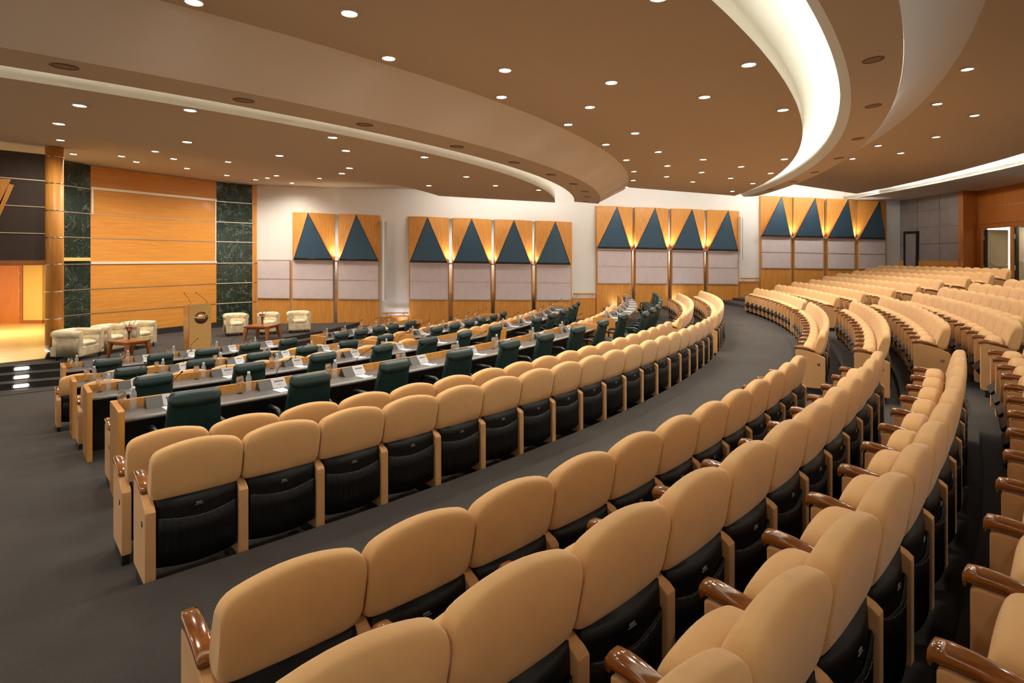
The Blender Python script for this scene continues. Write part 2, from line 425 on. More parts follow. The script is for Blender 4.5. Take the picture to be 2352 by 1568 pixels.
def place_seat(row, t, sx, first, block, idx, lite=False, disc=None, dz=0.0, rear=False):
    src = proto_end if first else proto
    key = 'b' if first else 'a'
    skip = ('pocket', 'pocket_hem', 'stitched_tag') if lite else ()
    c = copy_tree(src, None, skip)
    c.location = pol(ROWR[row], t, FLOOR_Z[row]+CZ+dz); c.rotation_euler = (0, 0, t+pi/2); c.scale = (sx, 1, 1)
    tag(c, 'tan folding seat, %s from the left, %s, %s block' % (ORD[idx], ROWTXT[row], block), 'seat', 'folding seats, %s, %s block' % (ROWTXT[row], block))
    if disc:
        for ch in c.children:
            if ch.name.startswith('side_panel') and ch.location.x < 0: letter_disc(ch, -1, disc)
    SEATS.append(c); return c
def run(row, t0, n, pitch, block, lite=False, disc=None, keep=None, dz=0.0):
    R = ROWR[row]
    for i in range(n):
        if keep is not None and i not in keep: continue
        place_seat(row, t0+(i+.5)*pitch/R, pitch/.56, i == 0, block, i, lite, disc if i == 0 else None, dz)
P = .56
run('J', -.8295-P/28.34, 19, P, 'left', disc='J'); run('J', -.452, 17, P, 'middle', disc='J')
run('K', -.8298-P/27.55, 18, P, 'left', disc='K'); run('K', -.436, 16, P, 'middle', disc='K')
run('I', -.8353-P/30.44, 12, P, 'left', disc='I', dz=-.035); run('I', -.563, 12, P, 'middle', disc='I'); run('I', -.322, 12, .55, 'right', True, disc='I')
run('H', -.841-P/31.25, 12, P*1.01, 'left', disc='H'); run('H', -.588, 12, P, 'middle', disc='H'); run('H', -.316, 12, .558, 'right', True, disc='H')
run('G', -.828-P/31.93, 12, P*.965, 'left', disc='G', dz=-.02); run('G', -.570, 12, P, 'middle', disc='G'); run('G', -.309, 13, .527, 'right', True, disc='G')
run('F', -.812-P/32.6, 13, .54, 'left', disc='F'); run('F', -.583, 13, P, 'middle', disc='F'); run('F', -.311, 14, .507, 'right', True, disc='F')
run('E', -.575, 13, P, 'middle', True, keep=range(3, 13)); run('D', -.575, 13, P, 'middle', True, keep=range(5, 13)); run('C', -.575, 13, P, 'middle', True, keep=range(8, 13))
run('L', -.842, 16, P, 'left', disc='L'); run('L', -.462, 14, P, 'middle', disc='L')
run('M', -.845, 11, P, 'left', disc='M'); run('M', -.50, 11, P, 'middle', disc='M')
run('N', -.851, 9, P, 'left', disc='N')
# the far, smallest seats as one mass
def mass():
    mb = MB(); me_list = []
    def collect(o, mat):
        for ch in KIDS.get(o.name, ()):
            m2 = mat @ (Matrix.Translation(ch.location) @ Matrix.Identity(4))
            if ch.type == 'MESH' and ch.name.split('.')[0] in ('backrest', 'seat_cushion', 'side_panel', 'armrest', 'back_shell'): me_list.append((ch, m2))
            collect(ch, m2)
    for row, t0, n, pp in (('E', -.311, 14, .525), ('D', -.308, 15, .50), ('C', -.306, 15, .505), ('B', -.302, 16, .485), ('A', -.290, 16, .475), ('B', -.46, 5, .5), ('A', -.42, 3, .5), ('N', -.545, 9, .56)):
        R = ROWR[row]
        for i in range(n):
            t = t0+(i+.5)*pp/R
            m = Matrix.Translation(pol(R, t, FLOOR_Z[row]+CZ)) @ Matrix.Rotation(t+pi/2, 4, 'Z') @ Matrix.Diagonal((pp/.56, 1, 1, 1))
            collect(proto if i else proto_end, m)
    me = bpy.data.meshes.new('auditorium_seating'); bm = bmesh.new()
    slots = [M['seat'], M['panel_cloth'], M['arm'], M['black']]
    for ch, m in me_list:
        k = len(bm.faces); bm.from_mesh(ch.data); bm.faces.ensure_lookup_table(); bm.verts.ensure_lookup_table()
        mi = slots.index(ch.data.materials[0]); vs = set()
        for f in bm.faces[k:]:
            f.material_index = mi
            vs.update(f.verts)
        bmesh.ops.transform(bm, matrix=m, verts=list(vs))
    bm.to_mesh(me); bm.free()
    for s_ in slots: me.materials.append(s_)
    o = bpy.data.objects.new('auditorium_seating', me); COL.objects.link(o)
    tag(o, 'distant tan folding seats filling the last five rows below the doors', 'seating', 'folding seats of the last rows', 'stuff')
mass()
def drop(o):
    for c in list(o.children): drop(c)
    bpy.data.objects.remove(o)
drop(proto); drop(proto_end); KIDS.clear()
# ------------------------------------------------------------------ executive chairs
def make_exec():
    root = empty('executive_chair')              # origin on the floor under the top of the back, +y to the desk
    bk = MB(); rg = []
    for z, w, d, c in ((.44, .235, .02, .13), (.455, .25, .045, .125), (.60, .252, .05, .10), (.80, .245, .048, .05), (.95, .235, .042, .012), (1.04, .228, .036, -.005), (1.075, .22, .02, -.008)):
        rg.append([Vector((x, y, z)) for x, y in se(w, d, 28, 7, 0, c)])
    bk.rings(rg); bk.build('backrest', M['green'], root)
    hr = MB(); rg = []
    for i in range(13):
        x = -.236+.472*i/12; q = min(1, 6*(1-abs(x)/.236)+.35)
        rg.append([Vector((x, -.012+.062*q*cos(a)-(.01 if sin(a) < -.3 else 0), 1.045+(.072+.02*(1-(x/.236)**2)*(sin(a) < 0))*q*sin(a)+.006*sin(i*2.3)*(sin(a) < 0))) for a in [2*pi*k/18 for k in range(18)]])
    hr.rings(rg); hr.build('headrest', M['green'], root)
    se_ = MB(); rg = []
    for z, w, d in ((.40, .20, .20), (.415, .245, .245), (.46, .262, .262), (.50, .258, .258), (.525, .235, .235), (.532, .18, .18)):
        rg.append([Vector((x, y, z)) for x, y in se(w, d, 24, 4, 0, .34)])
    se_.rings(rg); se_.build('seat', M['green'], root)
    for s in (-1, 1):
        a = MB().tube([(s*.265, .10, .46), (s*.30, .08, .60), (s*.302, .10, .685), (s*.302, .16, .712), (s*.302, .40, .71), (s*.302, .455, .69), (s*.302, .475, .62), (s*.28, .45, .44)], [.016, .02, .024, .027, .027, .025, .021, .016], 10)
        a.build('armrest', M['dark_plastic'], root)
    MB().lathe([(.03, .09), (.032, .40)], (0, .32, 0), 14).build('gas_stem', M['chrome'], root)
    b = MB()
    for k in range(5):
        an = 2*pi*k/5+.3; b.tube([(0, .32, .11), (.30*cos(an), .32+.30*sin(an), .07)], [.03, .018], 8)
    b.build('star_base', M['chrome'], root)
    for k in range(5):
        an = 2*pi*k/5+.3
        MB().lathe([(.012, 0), (.028, .008), (.030, .03), (.024, .052), (.008, .06)], (.30*cos(an), .32+.30*sin(an), 0), 12).build('caster', M['dark_plastic'], root)
    return root
# ------------------------------------------------------------------ items of one desk place
def make_bottle():
    root = empty('water_bottle')
    pr = [(.020, 0), (.030, .004), (.032, .02)]
    for k in range(8):
        z = .03+.0145*k; pr += [(.032, z), (.0295, z+.005), (.032, z+.010)]
    pr += [(.032, .155), (.030, .172), (.022, .195), (.0145, .208), (.0135, .216)]
    MB().lathe(pr, (0, 0, 0), 18).build('bottle_body', M['bottle'], root)
    MB().lathe([(.0155, .212), (.0165, .214), (.0165, .236), (.015, .239)], (0, 0, 0), 16).build('cap', M['cap'], root)
    return root
def make_glass():
    root = empty('wine_glass')
    o = [(.036, 0), (.034, .003), (.008, .008), (.0045, .02), (.0045, .078), (.010, .088), (.028, .105), (.040, .130), (.042, .150), (.038, .178), (.034, .200)]
    i = [(.0325, .200), (.0365, .178), (.0405, .150), (.0385, .130), (.026, .107), (.004, .093)]
    MB().lathe(o+i, (0, 0, 0), 22).build('glass_bowl', M['glass'], root)
    return root
def make_unit():
    root = empty('conference_microphone')         # x along the desk, +y to the rail
    prof = [(-.075, 0), (.075, 0), (.075, .02), (.028, .105), (.015, .108)]
    MB().prism(prof, -.16, .165).build('body', M['unit'], root, .004)
    pn = MB(); n = Vector((0, -.108, .09)).normalized(); up = Vector((0, .09, .108)).normalized()
    base = Vector((0, -.07, .006))
    def P(x, s, off=.003): return base+Vector((x, 0, 0))+up*s+n*off
    pn.rings([[P(-.005, .0), P(.165, .0), P(.165, .137), P(-.005, .137)], [P(-.005, .0, 0), P(.165, .0, 0), P(.165, .137, 0), P(-.005, .137, 0)]], True, True, False)
    pp = pn.build('control_panel', M['unit_panel'], root)
    ink = MB()
    for k in range(6):
        x = .028+.019*k; ink.add([P(x, .078, .004), P(x+.014, .078, .004), P(x+.014, .102, .004), P(x, .102, .004)], [[0, 1, 2, 3]])
    for k in range(4):
        x = .055+.016*k; ink.add([P(x, .04, .004), P(x+.011, .04, .004), P(x+.011, .046, .004), P(x, .046, .004)], [[0, 1, 2, 3]])
    ink.build('button_row', M['ink'], pp)
    g = [(.085, .045, .08), (.085, .047, .16), (.088, .02, .215), (.094, -.05, .26), (.11, -.18, .33), (.118, -.26, .37)]
    MB().tube(g, [.006, .0045, .0045, .004, .004, .004], 7).build('gooseneck', M['rubber'], root)
    MB().tube([(.117, -.25, .365), (.120, -.275, .378), (.123, -.30, .391)], [.007, .010, .007], 9).build('mic_head', M['rubber'], root)
    return root
def make_paper():
    root = empty('notepad')
    MB().box((0, 0, .003), (.15, .21, .006)).build('sheet_stack', M['paper'], root)
    p = MB().tube([(.05, -.06, .011), (.065, .075, .011)], .0042, 7).build('pen', M['pen'], root)
    p['label'] = 'thin dark blue pen'
    return root
protos = {'chair': make_exec(), 'bottle': make_bottle(), 'glass': make_glass(), 'unit': make_unit(), 'paper': make_paper()}
for k in protos.values(): freeze(k)
def put(kind, R, t, z, label, cat, group, rz=0.0, dr=0.0):
    c = copy_tree(protos[kind]); c.location = pol(R, t, z+CZ); c.rotation_euler = (0, 0, t+pi/2+rz)
    return tag(c, label, cat, group)
# ------------------------------------------------------------------ curved conference desks
DESK = {4: dict(R=25.4, zr=-1.485, near=(-.8435, -.482), mid=(-.428, -.065), fl=-2.41),
        3: dict(R=22.82, zr=-1.745, near=(-.844, -.499), mid=(-.464, -.125), fl=-2.66),
        2: dict(R=20.55, zr=-1.97, near=(-.8435, -.563), mid=(-.502, -.218), fl=-2.89),
        1: dict(R=18.45, zr=-2.04, near=(-.8435, -.600), mid=(-.553, -.315), fl=-3.02)}
NEARCHAIR = {4: [447, 712, 905, 1055, 1170, 1252, 1326, 1384, 1430], 3: [352, 573, 741, 878, 983, 1066, 1137], 2: [300, 461, 594, 705, 800, 885], 1: [247, 368, 475, 574, 662]}
MIDCHAIR = {4: None, 3: [1232, 1267, 1292, 1310, 1320, 1328], 2: [1003, 1044, 1078, 1106, 1123, 1137], 1: [784, 829, 870, 903, 927]}
DN = {4: 'fourth desk curve', 3: 'third desk curve', 2: 'second desk curve', 1: 'desk curve nearest the stage'}
def desk(d, t0, t1, side):
    q = DESK[d]; R = q['R']; zr = q['zr']; zt = zr-.088; fz = q['fl']; n = max(6, int((t1-t0)*R/.35))
    T = [t0+(t1-t0)*i/n for i in range(n+1)]
    root = empty('conference_desk', pol(R+.3, (t0+t1)/2, fz+CZ), 0); off = root.location
    def ring(prof, name, mat, T=T, bev=0):
        m = MB(); m.rings([[pol(r, t, z+CZ)-off for r, z in prof] for t in T], True, True, False)
        return m.build(name, mat, root, bev)
    ring([(R-.02, fz), (R+.02, fz), (R+.02, zr), (R-.02, zr)], 'front_panel', M['maple_desk'])
    top = ring([(R+.021, zt-.035), (R+.47, zt-.035), (R+.47, zt), (R+.021, zt)], 'worktop', M['top'])
    e = MB(); e.rings([[pol(R+.47+.022*cos(a), t, zt-.02+.022*sin(a)+CZ)-off for a in [2*pi*k/10 for k in range(10)]] for t in T]); e.build('worktop_edge', M['bull'], top)
    ring([(R+.022, fz+.01), (R+.05, fz+.01), (R+.05, zt-.036), (R+.022, zt-.036)], 'inner_panel', M['inner'])
    for k, t in enumerate((t0, t1)):
        a = .028/R*(1 if k == 0 else -1); T2 = [t-abs(a), t+abs(a)]
        ring([(R-.021, fz), (R+.54, fz), (R+.54, zr-.004), (R+.50, zr+.004), (R-.021, zr+.004)], 'end_panel', M['maple_desk'], T2, .004)
    tag(root, 'curved maple conference desk with grey worktop, %s, %s of the gangway' % (DN[d], side), 'desk', 'curved conference desks')
    return zt
for d in (4, 3, 2, 1):
    q = DESK[d]; R = q['R']
    for side, rng in (('left', q['near']), ('right', q['mid'])):
        zt = desk(d, rng[0], rng[1], side)
        Rc = R+.90
        if side == 'left': ts = [at_R(u, Rc) for u in NEARCHAIR[d]]; chs = [(t, Rc) for t in ts]
        elif d == 4:
            Rc = R+1.22; chs = [(-.420+.0425*i, Rc) for i in range(8)]
        else:
            Rc = R+1.0; chs = [(at_R(u, Rc), Rc) for u in MIDCHAIR[d]]
            for i in range(1, len(chs)):
                if chs[i][0] < chs[i-1][0]+.03: chs[i] = (chs[i-1][0]+.046, Rc)
        for i, (t, Rc) in enumerate(chs):
            w = '%s from left, %s, %s of gangway' % (ORD[i], DN[d], side)
            w2 = '%s from left, %s, %s of gangway' % (ORD[i], DN[d], side)
            g = ', %s, %s of the gangway' % (DN[d], side)
            rz = random.uniform(-.10, .10)
            put('chair', Rc, t, q['fl'], 'dark green leather chair, '+w, 'office chair', 'green leather chairs'+g, rz)
            tt = t
            if side == 'right': tt = rng[0]+.035+(rng[1]-rng[0]-.06)*(i+.2)/len(chs)
            if tt-.56/R < rng[0]+.01 and side == 'right': tt = rng[0]+.62/R
            if tt+.05/R > rng[1]-.02 and side == 'left': continue
            put('glass', R+.15, tt-.485/R, zt, 'stemmed water glass, '+w2, 'glass', 'water glasses'+g)
            put('bottle', R+.14, tt-.385/R, zt, 'small clear water bottle, '+w2, 'bottle', 'water bottles'+g)
            put('unit', R+.135, tt-.12/R, zt, 'desk microphone with silver panel, '+w2, 'microphone', 'desk microphones'+g)
            put('paper', R+.335, tt-.07/R, zt, 'white notepad with pen, '+w2, 'notepad', 'notepads'+g, .06)
for k in protos.values(): drop(k)
KIDS.clear()
# ------------------------------------------------------------------ stage wall
def on_line(u, P, d):
    k = (u-U0)/FPX; s = (k*P[1]-P[0])/(d[0]-k*d[1]); return Vector((P[0]+d[0]*s, P[1]+d[1]*s, 0))
A0 = at_z(497, 752, ZS); DS = Vector((.457, .889, 0))
WL, WR = on_line(208, A0, DS), on_line(497, A0, DS)
ML = on_line(141, WL, (.164, .986)); MR = on_line(579.5, WR, (.665, .747)); PR = on_line(590, WR, (.665, .747))
def zat(v, p): return (V0-v)*p.y/FPX
ZTOP = zat(380, WL)
def slab_wall(a, b, z0, z1, th, name, mat, parent=None):
    d = (b-a); d.z = 0; d.normalize(); n = Vector((-d.y, d.x, 0))       # away from the audience
    if n.dot(Vector((a.x, a.y, 0))) < 0: n = -n
    m = MB(); c = [a, b, b+n*th, a+n*th]
    m.rings([[Vector((p.x, p.y, z+CZ)) for p in c] for z in (z0, z1)], True, True, False)
    return m.build(name, mat, parent)
def strip(a, b, z, h, out, name, mat, parent):
    d = (b-a); d.z = 0; d.normalize(); n = Vector((d.y, -d.x, 0))
    if n.dot(Vector((a.x, a.y, 0))) > 0: n = -n
    m = MB(); c = [a+n*out, b+n*out, b-n*.01, a-n*.01]
    m.rings([[Vector((p.x, p.y, zz+CZ)) for p in c] for zz in (z-h/2, z+h/2)], True, True, False)
    return m.build(name, mat, parent)
ws = struct(slab_wall(WL, WR, ZS, ZTOP, .2, 'wall_stage', M['maple_h']))
mlw = struct(slab_wall(ML, WL, ZS, ZTOP, .2, 'wall_stage', M['marble'])); mrw = struct(slab_wall(WR, MR, ZS, ZTOP, .2, 'wall_stage', M['marble']))
prw = struct(slab_wall(MR, PR, ZS, ZTOP, .25, 'trim_1', M['maple']))
SZ = [zat(v, WR) for v in (462, 509, 554.5, 604, 651, 697.5)]
for i, z in enumerate(SZ):
    big = i in (0, 3)
    strip(WL, WR, z+(.035 if big else 0), .075 if big else .022, .03 if big else .012, 'rail' if big else 'metal_strip', M['stripw'] if big else M['brass'], ws)
    strip(ML, WL, z, .022, .012, 'metal_strip', M['brass'], mlw); strip(WR, MR, z, .022, .012, 'metal_strip', M['stripw'], mrw)
    strip(MR, PR, z, .02, .01, 'metal_strip', M['chrome'], prw)
for a, b, z0, z1 in ((WL+DS*.02, WL+DS*.07, SZ[1], SZ[0]), (WR-DS*.06, WR-DS*.02, SZ[3], SZ[0])):
    strip(a, b, (z0+z1)/2, abs(z1-z0), .02, 'screen_guide', M['stripw'], ws)
for w, a, b in ((mlw, ML, WL), (mrw, WR, MR)):
    mid = (a+b)/2; dd = (b-a).normalized(); strip(mid-dd*.004, mid+dd*.004, (ZS+ZTOP)/2, ZTOP-ZS, .003, 'joint', M['dark_edge'], w)
strip(ML, WL, ZS+.1, .2, .015, 'skirting', M['carpet'], mlw); strip(WL, WR, ZS+.1, .2, .015, 'skirting', M['carpet'], ws); strip(WR, MR, ZS+.1, .2, .015, 'skirting', M['carpet'], mrw)
# round wooden pillar
pp = at_z(125, 822, ZS); rp = .195
pil = empty('trim_2', (pp.x, pp.y, ZS+CZ)); struct(pil)
MB().lathe([(rp, .36), (rp, ZTOP-ZS)], (0, 0, 0), 36).build('wood_shaft', M['maple'], pil)
MB().lathe([(rp+.004, 0), (rp+.004, .36)], (0, 0, 0), 36).build('steel_base', M['chrome'], pil)
for z in [zat(v, pp) for v in (361, 422, 484, 546, 607, 669, 731)]:
    MB().lathe([(rp+.004, z-ZS-.012), (rp+.004, z-ZS+.012)], (0, 0, 0), 36).build('steel_ring', M['chrome'], pil)
# dark fabric wall left of the pillar, opening below it
DL = Vector((-.67, -.742, 0)); LA = pp+DL*.12; LB = pp+DL*7.0
LA.z = LB.z = 0
zh0, zh1 = -.17, -.045
dw = struct(slab_wall(LA, LB, zh1, zat(357, pp), .2, 'wall_left', M['dark_fab']))
hd = strip(LA, LB, (zh0+zh1)/2, zh1-zh0, .02, 'header', M['cherry'], dw)
for v in (417, 477, 537): strip(LA, LB, zat(v, pp), .022, .014, 'metal_strip', M['brass'], dw)
nL = Vector((DL.y, -DL.x, 0)); nL = -nL if nL.dot(pp) > 0 else nL
def wedge(pts, name):
    a = [on_plane(u, v, LA+nL*.16+Vector((0, 0, CZ)), nL) for u, v in pts]; m = MB()
    m.rings([a, [p-nL*.15 for p in a]], True, True, False); return m
dec = wedge([(-60, 407), (25.5, 411.5), (0, 463), (-60, 585)], 'x').build('wall_ornament', M['maple']); tag(dec, 'slanted maple wall ornament on the dark fabric wall above the side opening', 'wall ornament')
dec2 = wedge([(20.5, 422), (32.5, 424.5), (0, 497), (-30, 562), (-42, 560), (0, 472)], 'x').build('ornament_edge', M['maple'], dec)
# lobby behind the opening
lob = MB(); a = LA+Vector((0, 0, ZS+.012+CZ)); b = LB+Vector((0, 0, ZS+.012+CZ))
lob.quad(a, b, Vector((-30, 27, ZS+.012+CZ)), Vector((-16.5, 27, ZS+.012+CZ))); struct(lob.build('floor_lobby', M['lobby_floor']))
yb = at_z(30, 743, ZS).y
def xb(u, y=None): return (u-U0)/FPX*(y or yb)
lw = MB(); lw.box((xb(75), yb+.35, ZS+1.3+CZ), (xb(97)-xb(53), .7, 2.6)); lwo = struct(lw.build('wall_lobby', M['lobby']))
MB().box((xb(75), yb+.33, ZS+.07+CZ), (xb(97)-xb(53)+.03, .72, .14)).build('baseboard', M['cherry'], lwo)
l2 = struct(MB().box((xb(112), yb+.75, ZS+1.3+CZ), (2.2, .1, 2.6)).build('wall_lobby', M['lobby'])); MB().box((xb(112), yb+.69, ZS+.07+CZ), (2.2, .03, .14)).build('baseboard', M['cherry'], l2)
l3 = struct(MB().box((xb(-40), yb+.3, ZS+1.3+CZ), (3.6, .1, 2.6)).build('wall_lobby', M['cherry']))
struct(MB().box((-20, 21, zh0+.15+CZ), (14, 14, .1)).build('ceiling_lobby', M['lobby']))
dr = empty('door_1', (xb(46), yb, ZS+CZ)); struct(dr)
MB().box((-.72, .02, 1.15), (1.42, .05, 2.3)).build('door_leaf', M['orange_door'], dr)
MB().box((.06, .02, 1.18), (.10, .08, 2.36)).build('door_jamb', M['cherry'], dr)
for z in (.35, 1.3, 2.0): MB().box((-.005, -.01, z), (.02, .02, .09)).build('hinge', M['brass'], dr)
L = bpy.data.lights.new('lobby_lamp', 'AREA'); L.energy = 150; L.size = 1.5; L.color = (1, .78, .42)
lo = bpy.data.objects.new('lobby_lamp', L); COL.objects.link(lo); lo.location = (-17.6, 19.2, zh0+CZ)

# ------------------------------------------------------------------ long side wall
W0 = Vector((PR.x, PR.y, 0)); WD = Vector((.978, .208, 0)).normalized(); WN = Vector((.208, -.978, 0)).normalized()   # WN points into the hall
def W(u, v, d): return on_plane(u, v, W0+WN*d+Vector((0, 0, CZ)), WN)
WE = on_line(2067, W0, WD)
sw = struct(slab_wall(W0, WE+WD*.0, -3.1, 3.6, .25, 'wall_right', M['white']))
def quadpanel(c, d, th, name, mat, parent, bev=0):
    """c: four picture corners on the plane at distance d from the wall"""
    a = [W(u, v, d) for u, v in c]; m = MB(); m.rings([a, [p-WN*th for p in a]], True, True, False); return m.build(name, mat, parent, bev)
def lin(a, b, u): return a[1]+(b[1]-a[1])*(u-a[0])/(b[0]-a[0])
GR = [  # group: panels (left, apex, right), lines left/right: top, triangle base, mid, low, floor
    dict(p=[(672, 707, 769), (777, 818, 873.5)], top=((672, 487.5), (873, 494.0)), base=((672, 595.5), (873, 599.5)), mid=((669, 641), (870, 644)), low=((667, 685.5), (870, 687.5)), flo=((667, 772), (870, 762)), name='group nearest the stage'),
    dict(p=[(939, 982, 1031), (1039, 1083.5, 1128.5), (1136, 1180.5, 1222.5), (1230, 1276, 1313.8)], top=((939, 496.5), (1314, 509.6)), base=((940, 601.5), (1310, 607.3)), mid=((939, 645), (1313, 649.8)), low=((939, 687.4), (1313, 689.4)), flo=((939, 752), (1313, 728)), name='second group from the stage'),
    dict(p=[(1369.7, 1417.6, 1452), (1458, 1505, 1535), (1542, 1590, 1618), (1624.5, 1673, 1697.8)], top=((1369.7, 472.3), (1698, 484.3)), base=((1372, 569.5), (1697, 576)), mid=((1372, 611), (1697, 615.5)), low=((1372, 650.6), (1697, 652.8)), flo=((1370, 722), (1697, 690)), name='third group from the stage'),
    dict(p=[(1747.3, 1795.7, 1818.5), (1823, 1872.6, 1893), (1899.8, 1948, 1965), (1970.5, 2020.5, 2035.7)], top=((1747, 449.3), (2036, 462.0)), base=((1750, 541.8), (2035, 549)), mid=((1750, 579), (2037, 584.6)), low=((1750, 615.4), (2038, 619)), flo=((1747, 690), (2038, 665)), name='group farthest from the stage')]
DWALL, DAP, DBASE = .12, .30, .31
for gi, g in enumerate(GR):
    for i, (ul, ua, ur) in enumerate(g['p']):
        vt = lambda u: lin(*g['top'], u)
        vb = lambda u: lin(*g['base'], u)
        TL, TR = W(ul, vt(ul)+.0, DWALL), W(ur, vt(ur)+.6, DWALL)
        AP = W(ua, vt(ua)-.6, DAP)
        wq = ur-ul
        BL, BR = W(ul+.03*wq, vb(ul), DBASE), W(ur-.05*wq, vb(ur), DBASE)
        LL, LR = W(ul+.0*wq, vb(ul)+1, DWALL), W(ur, vb(ur)+1, DWALL)
        root = empty('acoustic_wall_panel', ((LL+LR)/2))
        o = root.location
        m = MB(); bk = WN*(DWALL-.02)
        V_ = [TL, AP, TR, LR, BR, BL, LL, TL-bk, TR-bk, LR-bk, LL-bk]
        m.add([p-o for p in V_], [[0, 6, 5, 1], [1, 4, 3, 2], [0, 1, 2, 8, 7], [6, 10, 9, 3, 4, 5], [0, 7, 10, 6], [2, 3, 9, 8]])
        m.build('wood_facets', M['maple'], root)
        nrm = (BL-AP).cross(BR-AP).normalized(); nrm = nrm if nrm.dot(WN) > 0 else -nrm
        ins = [AP*.985+(BL+BR)*.0075, BL, BR]
        t_ = MB(); f_ = [p-o+nrm*.012 for p in ins]; t_.rings([f_, [p-o-nrm*.004 for p in ins]], True, True, False)
        tr = t_.build('perforated_triangle', M['perf'], root)
        ed = MB(); ed.tube([f_[1], f_[0], f_[2]], .012, 5); ed.tube([f_[1]+Vector((0, 0, .04)), f_[2]+Vector((0, 0, .04))], .028, 5)
        ed.build('metal_edge', M['dark_edge'], tr)
        # lower part: wooden case with two fabric pads and a plain wood base
        vm, vl, vf = (lambda u: lin(*g['mid'], u)), (lambda u: lin(*g['low'], u)), (lambda u: lin(*g['flo'], u))
        u0, u1 = ul-2*(gi == 0)+(1 if gi else 0), ur-(3 if gi == 0 else 1)
        def qp(c, d, th, name, mat, bev=0):
            a = [W(u, v, d)-o for u, v in c]; mm = MB(); mm.rings([a, [p-WN*th for p in a]], True, True, False); return mm.build(name, mat, root, bev)
        qp([(u0, vb(u0)+2), (u1, vb(u1)+2), (u1, vf(u1)+25), (u0, vf(u0)+25)], .14, .12, 'wood_case', M['maple'])
        ia, ib = u0+2, u1-1.5
        qp([(ia, vb(ia)+3.5), (ib, vb(ib)+3.5), (ib, vm(ib)-.7), (ia, vm(ia)-.7)], .17, .05, 'fabric_pad', M['lilac'], .008)
        qp([(ia, vm(ia)+.7), (ib, vm(ib)+.7), (ib, vl(ib)-.8), (ia, vl(ia)-.8)], .17, .05, 'fabric_pad', M['lilac'], .008)
        for vv in (lambda u: vb(u)+2.4, vm, vl):
            qp([(ia, vv(ia)-.7), (ib, vv(ib)-.7), (ib, vv(ib)+.7), (ia, vv(ia)+.7)], .178, .05, 'metal_strip', M['brass'])
        tag(root, 'maple wall panel with dark blue triangle, %s from the left in the %s' % (ORD[i], g['name']), 'wall panel', 'acoustic wall panels, '+g['name'])
        if i < len(g['p'])-1:
            un = g['p'][i+1][0]; uc = (ur+un)/2
            ps = [W(ur+.2, vt(ur)+2, .05), W(un-.2, vt(un)+2, .05), W(un-.2, vf(un)+25, .05), W(ur+.2, vf(ur)+25, .05)]
            sroot = empty('polished_strip', ps[3])
            mm = MB(); mm.rings([[p-ps[3] for p in ps], [p-ps[3]-WN*.04 for p in ps]], True, True, False); mm.build('mirror_strip', M['chrome'], sroot)
            b = W(uc, vb(uc)+1.5, .22)
            MB().lathe([(.05, 0), (.07, .02), (.075, .06), (.06, .062)], b-ps[3]-Vector((0, 0, .04)), 14).build('uplight', M['chrome'], sroot)
            tag(sroot, 'polished vertical strip with uplight, %s gap from the left in the %s' % (ORD[i], g['name']), 'wall strip', 'polished strips, '+g['name'])
            L = bpy.data.lights.new('uplight_beam', 'SPOT'); L.energy = 60; L.spot_size = 1.7; L.spot_blend = .8; L.color = (1, .94, .76); L.shadow_soft_size = .03
            lo = bpy.data.objects.new('uplight_beam', L); COL.objects.link(lo); lo.location = b+WN*.10+Vector((0, 0, .03))
            d_ = Vector((0, 0, 1))-WN*.22; lo.rotation_euler = d_.to_track_quat('-Z', 'Y').to_euler()
# plain fabric bay beside the stage
fb = empty('fabric_wall_bay', W(592, 770, .1)); o = fb.location
for c, nm, mt, d in (([(591, 597), (667, 597.5), (667, 772), (591, 775)], 'wood_base', 'maple', .08), ([(592, 597.5), (665, 598), (665, 640), (592, 639)], 'fabric_pad', 'lilac', .13), ([(592, 641.5), (665, 641.5), (665, 684.5), (592, 683.5)], 'fabric_pad', 'lilac', .13),
                     ([(592, 596), (667, 596.5), (667, 597.6), (592, 597.2)], 'metal_strip', 'brass', .14), ([(592, 639.3), (665, 640.3), (665, 641.6), (592, 640.6)], 'metal_strip', 'brass', .135), ([(592, 683.5), (665, 684.3), (665, 685.6), (592, 684.8)], 'metal_strip', 'brass', .135)):
    a = [W(u, v, d)-o for u, v in c]; mm = MB(); mm.rings([a, [p-WN*.07 for p in a]], True, True, False); mm.build(nm, M[mt], fb)
tag(fb, 'plain bay of two lilac fabric pads above maple beside the stage marble', 'wall panel')
